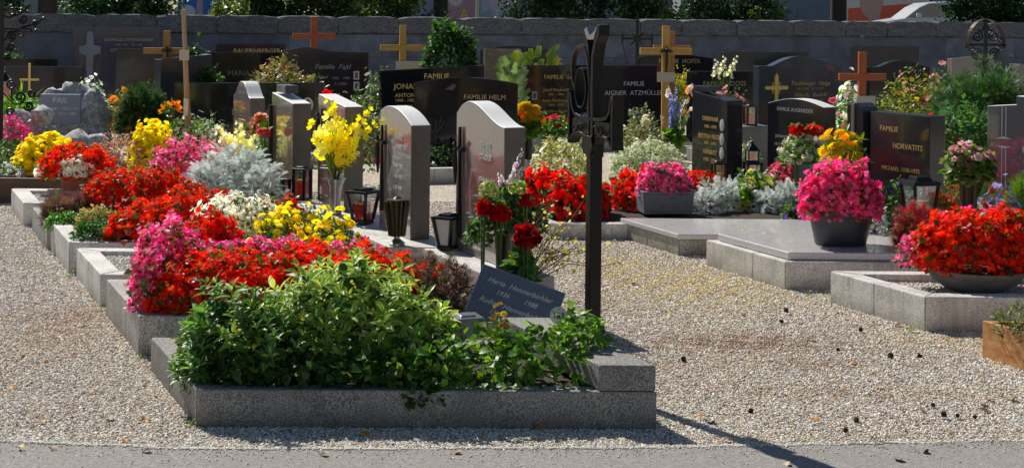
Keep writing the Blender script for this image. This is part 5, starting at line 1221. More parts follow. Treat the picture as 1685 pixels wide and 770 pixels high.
plant('geranium','three small red flowers on the heather','flowers',[Lb(722,7.30,440,26,.05,zb+.12)],[dict(n=40,size=.02,cols=GB,tpl='leaf_round')],[dict(n=26,size=.012,c1=RED,tpl='double',lo=.5,shrink=1.05)])
# ---------------------------------------------------------------- third grave
plant('marigold_bed','yellow French marigolds with dark ferny leaves, left of the pewter vase','flowers',[Lb(500,8.75,342,140,.26,zb),Lb(450,8.6,354,76,.2,zb),Lb(552,8.55,356,70,.2,zb)],[dict(n=3600,size=.026,cols=[(.05,.12,.02),(.07,.16,.03),(.035,.08,.015)],tpl='frond',shrink=.96,jit=.12)],
   [dict(n=190,size=.028,c1=YEL,c2=(.92,.74,.02),tpl='pompon',lo=.15,shrink=1.06,jit=.03,szv=.2)])
beg('creamy white begonias between the silver plant and the marigolds',[Lb(385,9.1,328,100,.24,zb),Lb(350,9.0,338,66,.18,zb),Lb(430,9.1,338,66,.18,zb)],2600,WHT,c2=(.9,.88,.6))
beg('bright red begonias beside the white ones, under the lanterns',[Lb(470,9.7,333,70,.12,zb)],500,RED)
# fourth grave
beg('scarlet begonias around the red grave candle',[Lb(255,9.75,332,110,.26,zb),Lb(215,9.55,352,80,.2,zb),Lb(315,9.7,318,90,.2,zb),Lb(365,9.9,315,60,.2,zb)],3000,RED)
plant('cushion_plant','small round dark green cushion plant on the border corner','plant',[Lb(165,9.55,366,84,.17,.17)],[dict(n=2600,size=.018,cols=[(.035,.12,.02),(.05,.16,.03),(.03,.09,.02)],tpl='leaf_small',shrink=1,jit=.06)])
plant('flowering_shrub','little plant with yellowish pink leaves behind the cushion plant','plant',[Lb(160,9.9,342,70,.14,.17)],[dict(n=1100,size=.024,cols=[(.30,.32,.08),(.45,.30,.14),(.14,.22,.04),(.5,.42,.15)],tpl='leaf_small')])
# fifth grave
plant('heather','purplish and green heather spilling over the narrow border','heather',[Lb(118,10.8,322,84,.22,.16),Lb(95,10.6,332,50,.15,.16)],[dict(n=1500,size=.055,cols=[(.10,.14,.04),(.22,.09,.08),(.14,.06,.06)],tpl='tuft',out=1,shrink=.95,jit=.15)],
   [dict(n=500,size=.007,c1=[(.45,.14,.18),(.50,.25,.28)],tpl='flower5',jit=.1,shrink=1.05)])
plant('cushion_plant','bright green low cushion between the heather and the small green ball','plant',[Lb(108,10.2,352,60,.14,.17)],[dict(n=1400,size=.02,cols=[(.08,.20,.03),(.12,.26,.04)],tpl='leaf_small')])
beg('dark red begonias in front of the silver plant',[Lb(195,10.9,283,100,.25,zb),Lb(265,10.8,280,100,.25,zb),Lb(310,10.4,302,70,.18,zb)],3000,RED+CRIM)
def silver(label,lobes,n,size=.075,name='silver_ragwort'):
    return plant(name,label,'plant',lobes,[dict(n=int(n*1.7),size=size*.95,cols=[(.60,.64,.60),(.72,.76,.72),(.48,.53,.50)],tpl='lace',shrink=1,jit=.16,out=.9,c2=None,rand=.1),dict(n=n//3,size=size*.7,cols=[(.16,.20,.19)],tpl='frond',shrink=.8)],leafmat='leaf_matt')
silver('large silver grey ragwort bush left of the lanterns',[Lb(385,10.9,252,140,.30,zb),Lb(345,10.7,275,80,.22,zb),Lb(425,10.7,278,80,.22,zb)],1700)
# sixth grave
beg('soft pink begonias left of the bell-shaped brown stone',[Lb(310,12.1,232,110,.3,zb),Lb(275,11.9,250,60,.2,zb),Lb(350,11.9,242,70,.25,zb)],2800,PINK+[(.82,.25,.42)])
l=Vector(VT); 
plant('begonia_plant','red begonias with a patch of white ones growing in the terracotta bowl','flowers',[(l.x+.02,l.y,.30,.27,.23,.24),(l.x-.16,l.y-.02,.30,.12,.15,.16)],[dict(n=1200,size=.03,tpl='leaf_round',cols=GR)],[dict(n=1900,size=.019,c1=RED,c2=(.8,.2,.03),lo=-.02)])
plant('begonia_plant','white begonias at the front of the terracotta bowl','flowers',[(l.x+.06,l.y-.16,.33,.12,.11,.14),(l.x-.25,l.y-.08,.31,.055,.07,.09)],[dict(n=200,size=.03,tpl='leaf_round',cols=GR)],[dict(n=520,size=.019,c1=WHT,c2=(.8,.75,.3),lo=-.02)])
def mums(label,lobes,n,col=YEL,size=.026,tpl='pompon',leafc=None,name='chrysanthemum_bush'):
    return plant(name,label,'flowers',lobes,[dict(n=n,size=.03,cols=leafc or [(.04,.08,.02),(.06,.11,.025)],tpl='leaf_small',shrink=.9)],[dict(n=int(n*1.4),size=size,c1=col,c2=(.92,.74,.02),tpl=tpl,lo=-.02,jit=.03)])
mums('yellow cushion mum in the wooden frame at the left edge',[Lb(78,13.3,226,92,.26,.20),Lb(52,13.2,248,36,.16,.20)],900)
mums('round yellow cushion mum left of the leaning post',[Lb(248,13.4,208,66,.2,.20)],650)
plant('white_flower_mat','low mat of small white flowers in the wooden frame','flowers',[Lb(20,13.2,268,90,.3,.19)],[dict(n=900,size=.03,cols=[(.09,.17,.05)])],[dict(n=350,size=.016,c1=WHT,tpl='flower5')])
plant('green_mound','small pale green leafy mound at the left edge','plant',[Lb(15,14.0,232,60,.25,.19)],[dict(n=900,size=.03,cols=[(.14,.24,.06),(.08,.16,.04)])])
plant('sedum','pale pink stonecrop with fleshy leaves behind the terracotta bowl','flowers',[Lb(205,13.3,222,100,.3,.2),Lb(165,12.9,235,60,.2,.2)],[dict(n=1300,size=.035,cols=[(.20,.22,.10),(.12,.16,.06),(.28,.22,.14)],tpl='leaf_narrow',out=1,jit=.15)],[dict(n=420,size=.016,c1=[(.60,.30,.27),(.65,.45,.40),(.50,.24,.22)],tpl='double',jit=.1)])
plant('aster_bush','loose bush of white and lilac asters around the foot of the leaning post','flowers',[Lb(300,13.9,190,120,.3,.2),Lb(345,14.2,195,60,.25,.2)],[dict(n=1600,size=.05,cols=GB,tpl='leaf_narrow',out=1,jit=.2)],[dict(n=260,size=.022,c1=[(.6,.45,.55),(.7,.66,.6),(.55,.35,.45)],tpl='daisy',jit=.15)])
plant('lily','two orange lilies above the asters','flowers',[Lb(281,14.0,172,18,.06,.70)],[dict(n=30,size=.07,cols=GB,tpl='leaf_narrow')],[dict(n=4,size=.05,c1=[(.80,.22,.03)],tpl='trumpet',lo=.3)])
plant('marigold_bed','orange and yellow marigolds left of the round clipped shrub','flowers',[Lb(197,16.2,152,50,.2,.2)],[dict(n=700,size=.04,cols=GB,tpl='leaf_narrow')],[dict(n=60,size=.05,c1=[(.80,.30,.02),(.80,.5,.03)],tpl='pompon',jit=.1)])
plant('begonia_bed','pink begonias in front of the boulders at the far left edge','flowers',[Lb(8,14.9,192,90,.2,.2)],[dict(n=400,size=.03)],[dict(n=420,size=.02,c1=PINK)])
plant('grass_tuft','bright green grass tuft below the scrolls of the left iron cross','grass',[Lb(30,16.0,160,70,.3,.2)],[dict(n=1500,size=.12,cols=[(.10,.26,.02),(.16,.34,.03)],tpl='sword',out=1,jit=.2)])
plant('white_shrub','pale flowering shrub right of the rock gravestone','shrub',[Lb(150,16.6,130,50,.25,.2),Lb(165,16.4,175,40,.2,.2)],[dict(n=900,size=.035,cols=[(.12,.18,.08),(.2,.26,.14)],jit=.2)],[dict(n=300,size=.025,c1=WHT,tpl='flower5',jit=.2)])
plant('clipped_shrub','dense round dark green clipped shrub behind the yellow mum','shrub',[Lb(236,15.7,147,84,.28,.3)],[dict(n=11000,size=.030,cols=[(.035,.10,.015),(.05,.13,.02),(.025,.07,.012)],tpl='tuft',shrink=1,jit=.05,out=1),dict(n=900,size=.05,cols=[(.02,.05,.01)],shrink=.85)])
def conifer(label,px,Y,ytop,wpx,z0,n,cols,lumps=9,name='conifer'):
    b=W(px,ytop,Y); h=b.z-z0; r=wpx*Y/F/2; rr=random.Random(px); lobes=[(b.x,Y,z0,r*.8,r*.7,h*.92)]
    for i in range(lumps):
        a=i*2.4; q=i/lumps; lobes.append((b.x+math.cos(a)*r*.72*(1-q*.75),Y+math.sin(a)*r*.6*(1-q*.7),z0+h*q*.72,r*.33,r*.33,h*(.30+.08*rr.random())))
    t=thing(name,label,'shrub',(b.x,Y,z0)); lb=[(l[0]-b.x,l[1]-Y,l[2]-z0)+tuple(l[3:]) for l in lobes]
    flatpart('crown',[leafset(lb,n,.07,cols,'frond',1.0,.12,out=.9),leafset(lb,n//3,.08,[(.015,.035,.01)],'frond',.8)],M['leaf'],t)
    MB().tube([(0,0,-.2),(0,0,h*.5),(.01,0,h*.85)],[.035,.025,.008],7).build('trunk',M['bark'],t,True); return t
CN=[(.035,.10,.02),(.06,.16,.03),(.09,.20,.035),(.025,.07,.015)]
conifer('lumpy bright green conifer behind the black stone with gold capitals',741,19.6,36,122,.1,8500,CN,18)
conifer('narrow dark green conifer right of the leaning post',322,18.4,70,50,.1,3600,[(.02,.06,.012),(.035,.09,.02),(.05,.13,.03)],8)
conifer('low spreading green conifer branch in front of the black stone with pale letters',347,17.9,108,50,.1,2000,CN,5)
def pine(label,px,Y,ytop,wpx,z0,n):
    lobes=[Lb(px,Y,ytop+18,wpx*.5,.4,z0),Lb(px-wpx*.28,Y-.15,ytop+34,wpx*.4,.4,z0),Lb(px+wpx*.25,Y,ytop+22,wpx*.42,.4,z0),Lb(px-wpx*.1,Y-.3,ytop+52,wpx*.5,.35,z0)]
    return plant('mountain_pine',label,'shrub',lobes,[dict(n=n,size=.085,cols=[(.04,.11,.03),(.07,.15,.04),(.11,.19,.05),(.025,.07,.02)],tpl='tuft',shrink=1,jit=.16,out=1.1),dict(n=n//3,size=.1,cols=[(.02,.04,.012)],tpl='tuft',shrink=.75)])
pine('bushy mountain pine in front of the iron arch cross at the right',1610,14.6,102,160,.1,9500)
def maple():
    lobes=[Lb(462,18.2,90,70,.3,.5),Lb(440,18.1,108,60,.3,.45),Lb(492,18.1,118,70,.3,.45),Lb(520,18.1,130,44,.2,.45)]
    t=plant('japanese_maple','bronze and green lace-leaved maple above the low wide black stone','small tree',lobes,[dict(n=2600,size=.06,cols=[(.32,.19,.07),(.26,.22,.07),(.17,.22,.06),(.42,.25,.09),(.14,.20,.06)],tpl='frond',jit=.2)])
    MB().tube([(0,0,-.45),(0,0,0),(.1,0,.35)],[.03,.025,.01],6).build('trunk',M['bark'],t)
maple()
def ferns(label,px,Y,ytop,wpx,z0,n,cols,size=.30):
    b=W(px,ytop,Y); l=(b.x,Y,z0); t=thing('fern',label,'fern',l); k=n; a=RNG.uniform(0,6.28,k); r=wpx*Y/F/2
    P=np.stack([r*.6*np.cos(a),.2*np.sin(a),RNG.uniform(0,b.z-z0-size*.5,k)],1); D=np.stack([np.cos(a)*.5,np.sin(a)*.4,RNG.uniform(.5,1.2,k)],1); Nn=np.stack([np.cos(a)*-.4,-np.ones(k),np.full(k,.6)],1)
    flatpart('fronds',[('fern',P,D,Nn,size*RNG.uniform(.7,1.1,k),pick(cols,k),None,.12)],M['leaf'],t)
ferns('yellow green fern-like fronds above the black flat-topped stone',880,20.0,80,60,.3,55,[(.30,.38,.05),(.22,.32,.05)])
ferns('pale green arching fronds between the arched stone and the flat-topped one',843,18.5,95,36,.2,60,[(.20,.30,.10),(.28,.36,.16)],.22)
# roses and mixed plants in the middle back
def bush(name,label,cat,lobes,n,cols,fl=None,size=.045,tpl='leaf_small'):
    return plant(name,label,cat,lobes,[dict(n=n,size=size,cols=cols,tpl=tpl,shrink=.95,jit=.22,out=.6)],fl)
bush('rose_bush','leggy rose bush with pale blooms right of the peaked dark stone','rose bush',[Lb(622,17.6,112,50,.3,.1),Lb(600,17.4,150,60,.3,.1)],1800,[(.07,.13,.04),(.12,.18,.06)],[dict(n=60,size=.035,c1=[(.7,.66,.5),(.65,.5,.42),(.7,.68,.6)],tpl='double',jit=.2)])
bush('rose_bush','low rose bush with a red bloom and apricot buds, above the brown slanted stones','rose bush',[Lb(560,14.0,158,80,.3,.15),Lb(600,14.2,165,40,.2,.15)],1500,[(.10,.15,.05),(.16,.20,.08)],[dict(n=40,size=.025,c1=[(.7,.35,.2),(.6,.25,.2)],tpl='double',jit=.2)])
plant('rose','single red rose bloom left of the apricot buds','rose',[Lb(536,13.8,152,10,.03,.85)],[dict(n=20,size=.04,cols=GB)],[dict(n=8,size=.045,c1=RED,tpl='double',lo=.2)])
bush('rose_bush','tall bush of pink and yellow roses at the upper right','rose bush',[Lb(1500,15.6,112,90,.35,.1),Lb(1470,15.4,140,60,.3,.1),Lb(1545,15.4,130,70,.35,.1),Lb(1500,15.0,165,110,.3,.1)],5200,[(.10,.16,.04),(.20,.25,.05),(.30,.30,.06),(.07,.12,.03)],
   [dict(n=90,size=.038,c1=[(.72,.40,.36),(.78,.52,.42),(.70,.30,.32)],tpl='double',jit=.2),dict(n=70,size=.03,c1=[(.75,.60,.10),(.70,.50,.12)],tpl='double',jit=.2)])
bush('rose_bush','pink rose stems beside the mountain pine','rose bush',[Lb(1545,15.9,112,36,.2,.3)],500,[(.10,.16,.04)],[dict(n=26,size=.045,c1=[(.75,.42,.42)],tpl='double',jit=.15)])
bush('mixed_flowers','white chrysanthemums in front of the ornate gold cross stone, left of the red brown cross','flowers',[Lb(1398,15.0,134,46,.2,.25)],700,GB,[dict(n=70,size=.04,c1=WHT,tpl='pompon',lo=.2,jit=.08)])
bush('mixed_flowers','pink and apricot flowers behind the daisies','flowers',[Lb(1372,13.4,178,50,.25,.2),Lb(1400,13.0,200,60,.2,.2)],900,GB,[dict(n=70,size=.03,c1=[(.75,.20,.25),(.75,.45,.25),(.7,.4,.45)],tpl='double',jit=.12)])
bush('green_shrub','dense green shrub with red blooms between the HORVATITS stone and the right edge','shrub',[Lb(1590,12.6,168,120,.4,.15),Lb(1560,12.2,200,80,.3,.15)],5200,[(.06,.14,.03),(.10,.20,.05),(.05,.11,.06),(.14,.24,.05)],[dict(n=26,size=.045,c1=[(.75,.08,.16),(.7,.05,.05),(.75,.25,.28)],tpl='double',jit=.15)],.05)
bush('green_shrub','dark leafy shrub above the wall foot right of the conifer','shrub',[Lb(640,21.5,115,60,.4,.1)],1300,[(.03,.07,.03),(.05,.10,.04)])
bush('pink_flowers','pink phlox left of the blue grey stone with the gold cross','flowers',[Lb(1206,16.2,142,60,.25,.2),Lb(1208,15.6,165,40,.2,.2)],1000,[(.07,.12,.04),(.12,.10,.05)],[dict(n=90,size=.035,c1=[(.70,.30,.36),(.75,.42,.45)],tpl='double',jit=.15)])
bush('privet_ball','golden yellow clipped shrub right of the large orange cross','shrub',[Lb(1128,19.0,115,46,.25,.3)],2400,[(.35,.34,.04),(.24,.28,.04),(.45,.38,.05)],None,.03)
bush('green_shrub','small olive shrub below the white capitals of the reddish stone','shrub',[Lb(1055,16.4,174,50,.25,.2)],1000,[(.12,.17,.06),(.20,.22,.08),(.08,.12,.04)],None,.035)
bush('dry_shrub','brownish green feathery shrub with dry white flower heads','shrub',[Lb(1060,14.6,200,70,.3,.15),Lb(1040,14.4,225,50,.2,.15)],2000,[(.16,.17,.07),(.24,.22,.10),(.12,.15,.05)],[dict(n=10,size=.05,c1=[(.70,.64,.50)],tpl='pompon',lo=.1,shrink=1.2)],.05,'leaf_narrow')
plant('white_flower_mound','cream and pale green mound of tiny flowers beyond the red geraniums','flowers',[Lb(1075,13.7,232,110,.35,.13),Lb(1035,13.4,245,60,.25,.13)],[dict(n=3000,size=.03,cols=[(.36,.42,.24),(.48,.52,.36),(.22,.30,.14)],tpl='leaf_small',jit=.1)],[dict(n=900,size=.014,c1=[(.70,.70,.55),(.6,.62,.45)],tpl='flower5')])
plant('white_flower_mound','small cream flower mound right of the narrow dark stone','flowers',[Lb(1228,14.6,238,40,.2,.13)],[dict(n=700,size=.03,cols=[(.36,.42,.24),(.22,.30,.14)],jit=.1)])
plant('white_flower_mound','mixed white and yellow flower mound behind the iron cross shaft','flowers',[Lb(925,13.9,224,100,.3,.12),Lb(960,13.6,245,60,.2,.12)],[dict(n=2200,size=.035,cols=[(.40,.40,.16),(.20,.26,.08),(.5,.48,.25)],jit=.18)],[dict(n=110,size=.026,c1=WHT+[(.72,.66,.3)],tpl='double',jit=.15)])
bush('green_shrub','dark shrubs at the foot of the big black arched stone','shrub',[Lb(720,14.9,240,90,.25,.13),Lb(820,14.9,245,70,.2,.13)],900,[(.03,.06,.02),(.05,.10,.03)])
bush('low_shrub','bright green low shrub below the gold lettered black stone','shrub',[Lb(930,18.0,192,90,.3,.13)],1300,[(.12,.26,.03),(.08,.18,.03)],[dict(n=12,size=.05,c1=RED,tpl='double',lo=.3)])
bush('red_flowers','small red flower cluster above the yellow fronds, left of the iron cross','flowers',[Lb(912,20.3,92,24,.12,.8)],150,GB,[dict(n=16,size=.05,c1=[(.5,.03,.05)],tpl='double',jit=.2)])
bush('low_shrub','green shrub on the wall side at the left, under the iron scrolls','shrub',[Lb(22,24.0,78,46,.3,.1)],900,[(.08,.18,.03),(.12,.22,.05)])
bush('low_shrub','dark low planting between the brown stones and the wide black one','shrub',[Lb(450,13.6,200,90,.3,.12),Lb(350,14.6,200,70,.3,.12)],1200,[(.04,.08,.03),(.06,.11,.04)],[dict(n=30,size=.02,c1=WHT,tpl='flower5',jit=.2)])
# right-hand beds
ger=dict(tpl='double',size=.028,c2=None,jit=.07,lsz=.045)
plant('geranium_bed','red geraniums at the left end of the bed, behind the iron cross shaft','flowers',[Lb(890,11.6,284,70,.28,.11),Lb(935,11.4,290,90,.28,.11),Lb(980,11.5,300,44,.2,.11)],[dict(n=1300,size=.045,cols=[(.05,.12,.02),(.08,.16,.03),(.04,.08,.02)],tpl='leaf_round')],[dict(n=1250,size=.026,c1=RED,tpl='double',rand=.15,lo=-.02)])
plant('geranium_bed','red geraniums around the grey planter box','flowers',[Lb(1055,12.1,284,90,.3,.13),Lb(1150,12.2,286,70,.25,.13),Lb(1105,12.3,286,70,.25,.13),Lb(1030,11.9,300,50,.2,.13)],[dict(n=1500,size=.045,cols=[(.05,.12,.02),(.08,.16,.03),(.04,.08,.02)],tpl='leaf_round')],[dict(n=1500,size=.026,c1=RED,tpl='double',rand=.15,lo=-.02)])
p=VG; plant('begonia_plant','pink begonias growing out of the grey planter box','flowers',[(p.x,p.y,W(1093,318,p.y).z,.20,.15,.22)],[dict(n=700,size=.028,tpl='leaf_round')],[dict(n=1100,size=.017,c1=PINK+[(.90,.34,.55)],lo=-.02,c2=(.92,.5,.6))])
silver('silver ragwort left of the yellow and white bouquet',[Lb(1180,11.9,306,75,.2,.12),Lb(1162,11.7,320,46,.13,.12),Lb(1212,12.1,300,44,.15,.12)],900,.065)
silver('silver ragwort between the bouquet and the purple petunias',[Lb(1270,11.8,322,56,.15,.12),Lb(1300,11.9,308,66,.18,.12)],800,.065)
plant('mixed_bouquet','yellow and white daisies bouquet in front of the pink asters','flowers',[Lb(1240,12.1,284,66,.2,.12),Lb(1228,11.9,305,40,.14,.12)],[dict(n=900,size=.04,cols=GB,tpl='leaf')],[dict(n=46,size=.036,c1=[(.80,.55,.04),(.8,.7,.3)],tpl='pompon',lo=.1,jit=.1),dict(n=60,size=.022,c1=WHT,tpl='daisy',lo=.1)])
plant('aster_bush','pink asters left of the rounded-top headstone','flowers',[Lb(1285,12.3,264,48,.16,.12),Lb(1268,12.1,290,40,.14,.12)],[dict(n=500,size=.035,cols=[(.06,.10,.03),(.12,.06,.04)])],[dict(n=80,size=.028,c1=[(.75,.16,.28),(.78,.32,.40)],tpl='double',lo=.1,jit=.1)])
p,h=VM; plant('daisy_plant','white daisies in the grey tub','flowers',[(p.x,p.y,p.z+h,.20,.18,.25)],[dict(n=900,size=.035,cols=GB)],[dict(n=210,size=.026,c1=[(.76,.74,.70),(.70,.60,.60)],c2=(.55,.45,.15),tpl='daisy',jit=.06)])
for lx,nm in ((1311,'left'),(1340,'right')):
    plant('carnation','red carnation pair standing above the white daisies, '+nm+' one','flowers',[Lb(lx,11.85,208,24,.05,.76)],[dict(n=14,size=.05,cols=GB)],[dict(n=34,size=.030,c1=[(.72,.02,.02),(.65,.015,.015)],tpl='double',lo=-.2,jit=.02)])
plant('chrysanthemum_bouquet','big yellow chrysanthemums left of the HORVATITS stone','flowers',[Lb(1386,10.55,222,74,.12,.60)],[dict(n=120,size=.07,cols=GB,tpl='leaf_narrow')],[dict(n=26,size=.058,c1=[(.90,.68,.04),(.88,.60,.02)],c2=(.75,.42,.02),tpl=T_pompon(((16,1.0,.1),(14,.8,.35),(10,.5,.7)),.14),lo=.0,jit=.08,face=1.2)])
plant('filler_plant','pale stems and leaves under the yellow chrysanthemums','plant',[Lb(1386,10.6,262,60,.12,.17)],[dict(n=420,size=.10,cols=[(.12,.20,.05),(.22,.24,.10)],tpl='leaf_narrow',out=.2,jit=.2)])
p=VD; h=W(1383,345,p.y).z
plant('begonia_plant','bright pink begonias overflowing the dark oval pot','flowers',[(p.x-.01,p.y,h-.03,.245,.19,W(1383,268,p.y).z-h+.03),(p.x-.16,p.y-.02,h-.03,.11,.12,.16),(p.x+.15,p.y,h-.03,.11,.12,.16)],[dict(n=1500,size=.032,tpl='leaf_round',cols=[(.07,.13,.02),(.12,.15,.03),(.25,.10,.04)])],[dict(n=2300,size=.019,c1=[(.90,.09,.34),(.92,.18,.44),(.84,.05,.25)],c2=(.92,.35,.45),lo=-.12,jit=.08)])
def petunia(label,lobes,n,nf):
    return plant('petunia_bed',label,'flowers',lobes,[dict(n=n,size=.034,cols=[(.10,.18,.05),(.16,.26,.08),(.06,.12,.03)],tpl='leaf')],[dict(n=nf,size=.028,c1=[(.14,.06,.50),(.20,.09,.58),(.10,.04,.40)],c2=(.35,.25,.6),tpl='trumpet',lo=.1,jit=.04)])
petunia('purple petunias right of the dark oval pot',[Lb(1480,10.35,298,90,.25,.13),Lb(1450,10.2,330,60,.2,.13),Lb(1500,10.1,335,80,.2,.13)],2400,34)
petunia('purple petunias left of the dark oval pot',[Lb(1318,11.2,334,64,.15,.13),Lb(1338,11.3,326,44,.15,.13)],1500,22)
silver('silver foliage at the corner right of the dark oval pot',[Lb(1437,9.95,340,44,.12,.15)],260,.05)
p,h=VP; plant('hydrangea_bouquet','pale pink hydrangeas over green leaves in the tapering vase','flowers',[(p.x+.0,p.y,p.z+h-.02,.15,.13,.20)],[dict(n=800,size=.045,cols=[(.14,.22,.05),(.08,.15,.03),(.20,.26,.07)],tpl='leaf')],[dict(n=200,size=.024,c1=[(.78,.45,.47),(.75,.55,.5),(.70,.32,.38)],tpl='flower5',lo=.45,shrink=1.05)])
plant('snapdragon','reddish snapdragons and fine green foliage beside the tapering vase','flowers',[Lb(1575,9.9,305,60,.18,.18),Lb(1640,9.8,305,44,.16,.18),Lb(1540,10.1,308,50,.18,.18)],[dict(n=1300,size=.05,cols=[(.14,.16,.04),(.22,.24,.06),(.20,.05,.03)],tpl='tuft',out=1)],[dict(n=90,size=.02,c1=[(.75,.07,.02),(.7,.15,.05)],tpl='double',lo=.3)])
plant('heather','crimson tipped heather clump left of the wide bowl','heather',[Lb(1512,9.35,338,80,.15,.2)],[dict(n=1200,size=.05,cols=[(.35,.03,.06),(.22,.16,.04),(.42,.05,.08)],tpl='tuft',out=1)])
plant('aster_bush','violet blue asters behind the wide bowl','flowers',[Lb(1650,8.9,305,70,.14,.2),Lb(1612,8.7,330,50,.12,.2)],[dict(n=600,size=.03,cols=[(.06,.10,.03),(.08,.08,.05)])],[dict(n=150,size=.022,c1=[(.25,.20,.58),(.33,.28,.62)],c2=(.5,.45,.5),tpl='daisy',jit=.1)])
plant('grass_tuft','fine feathery green tuft at the right edge beside the engraved stone','plant',[Lb(1685,9.0,280,50,.15,.2)],[dict(n=600,size=.08,cols=[(.12,.24,.03),(.18,.30,.04)],tpl='tuft',out=1)])
p=VB; zt=.145+.145
plant('begonia_plant','scarlet begonias filling the wide stone bowl','flowers',[(p.x-.02,p.y,zt,.32,.24,.30),(p.x+.22,p.y,zt,.20,.2,.30),(p.x-.2,p.y-.02,zt,.16,.17,.22),(p.x-.02,p.y-.12,zt,.22,.14,.17)],[dict(n=2600,size=.034,tpl='leaf_round',cols=[(.06,.12,.02),(.10,.14,.02),(.28,.06,.03)])],[dict(n=3100,size=.019,c1=RED+[(.7,.01,.02)],c2=(.85,.18,.04),lo=-.1,jit=.09)])
beg('pink begonias at the left and top of the wide stone bowl',[(p.x-.33,p.y+.05,zt,.10,.13,.17),(p.x+.05,p.y+.18,zt,.25,.08,.29)],420,PINK)
plant('spurge','small grey green leafy plants in the wooden planter frame','plant',[Lb(1672,7.15,505,70,.12,.16),Lb(1700,7.05,500,70,.15,.16)],[dict(n=900,size=.03,cols=[(.12,.16,.06),(.18,.20,.08),(.08,.11,.04)],tpl='leaf_narrow',out=1,jit=.15)])
# ---------------------------------------------------------------- bouquets
def spikes(name,label,loc,stems,fl,leafcol=GB,cat='flowers'):
    """stems: list of (tip offset, n flowers, size); flowers sit along the upper half of each stem"""
    t=thing(name,label,cat,loc); st=MB(); P=[];D=[];Nn=[];S=[];LP=[];LD=[];LN=[];LS=[]
    for tip,nf,size,start in stems:
        tip=Vector(tip); pts=[Vector((0,0,-.05)),tip*.5+Vector((tip.x*-.12,0,.02)),tip]; st.tube(pts,[.006,.005,.002],5)
        for i in range(nf):
            f=start+(1-start)*i/max(1,nf-1); a=i*2.2; c=pts[1].lerp(pts[2],(f-.5)*2) if f>.5 else pts[0].lerp(pts[1],f*2); o=Vector((math.cos(a),math.sin(a)*.9,.25))
            s=size*(1.1-.65*(f-start)/(1-start+1e-6)); P.append(c+o*s*.35); Nn.append(o+Vector((0,-.4,0))); D.append(tuple(o.cross(Vector((.2,.1,1))))); S.append(s)
        for i in range(5):
            f=.12*i+.1; c=pts[0].lerp(pts[2],f); a=i*2.4; LP.append(c); LD.append((math.cos(a)*.35+tip.x*.6,math.sin(a)*.35,1)); LN.append((math.cos(a),math.sin(a),.3)); LS.append(.26*tip.length+.05)
    st.build('stems',M['stem'],t)
    flatpart('leaves',[('sword',[tuple(p) for p in LP],LD,LN,np.array(LS),pick(leafcol,len(LP)),None,.15)],M['leaf'],t)
    flatpart('flowers',[(fl[0],[tuple(p) for p in P],D,[tuple(p) for p in Nn],np.array(S),pick(fl[1],len(P)),fl[2],.1)],M['petal'],t); return t
p,h=VZ1; b=Vector((p.x,p.y,p.z+h)); k=p.y/F
sp=[((-40*k,-.03,92*k),9,.060,.30),((-8*k,-.08,128*k),11,.066,.28),((6*k,.03,96*k),8,.070,.34),((54*k,-.02,114*k),10,.052,.36),((66*k,.03,92*k),8,.048,.45),((-22*k,-.1,62*k),5,.072,.45),((30*k,-.05,62*k),5,.060,.55)]
spikes('gladiolus_bouquet','tall yellow gladioli spreading out of the pewter vase',b,sp,('trumpet',[(.90,.80,.06),(.92,.86,.25),(.88,.72,.04)],(.85,.82,.15)),[(.16,.28,.04),(.12,.22,.04)])
p=G(400,262,.2); p=Vector((W(398,262,12.0).x,12.0,.30)); k=12/F
spikes('snapdragon_bouquet','pale yellow and white flower spikes left of the bell-shaped stone',p,[((-42*k,-.02,84*k),16,.058,.2),((-26*k,.02,72*k),14,.062,.2),((-6*k,0,92*k),14,.05,.3),((6*k,-.04,62*k),11,.052,.3),((-16*k,-.07,56*k),12,.058,.2),((24*k,.0,70*k),6,.055,.65),((-34*k,-.05,60*k),10,.055,.3)],('trumpet',[(.94,.92,.48),(.94,.93,.80),(.94,.88,.38)],(.85,.85,.4)))
plant('rose_bouquet','orange and pink blooms in front of the bell-shaped stone','flowers',[Lb(428,12.1,192,34,.06,.68)],[dict(n=60,size=.05,cols=GB)],[dict(n=14,size=.04,c1=[(.80,.35,.05),(.75,.35,.35)],tpl='double',lo=.0)])
plant('carnation','deep pink carnation beside the narrow brown stone','flowers',[Lb(434,11.6,214,16,.04,.72)],[dict(n=20,size=.04,cols=GB)],[dict(n=12,size=.03,c1=[(.75,.08,.18)],tpl='double',lo=-.1)])
plant('filler_leaves','green leaves and small white flowers between the two small brown stones','plant',[Lb(434,11.9,228,40,.1,.2)],[dict(n=420,size=.045,cols=GB)],[dict(n=20,size=.016,c1=WHT,tpl='flower5')])
p,h=VC; b=Vector((p.x,p.y,p.z+h)); k=p.y/F
spikes('delphinium_bouquet','blue and white delphiniums in the slim terracotta pot',b,[((-8*k,-.04,82*k),16,.032,.3),((4*k,0,92*k),14,.032,.35),((14*k,-.02,70*k),12,.032,.3),((-2*k,.04,60*k),10,.034,.3)],('flower5',[(.18,.22,.70),(.25,.30,.72),(.14,.14,.60)],(.7,.7,.75)))
spikes('lily_bouquet','white and apricot flowers behind the blue delphiniums',b+Vector((.04,.05,0)),[((22*k,.02,84*k),9,.036,.45),((30*k,0,66*k),8,.036,.4),((-14*k,.05,90*k),4,.045,.8),((24*k,0,95*k),4,.05,.85)],('double',[(.76,.74,.70),(.80,.35,.20),(.76,.72,.66)],(.7,.6,.4)))
plant('filler_leaves','green leaves at the mouth of the slim terracotta pot','plant',[(b.x,b.y,b.z-.02,.11,.1,.16)],[dict(n=420,size=.05,cols=GB)])
p,h=VS; b=Vector((p.x,p.y,p.z+h)); 
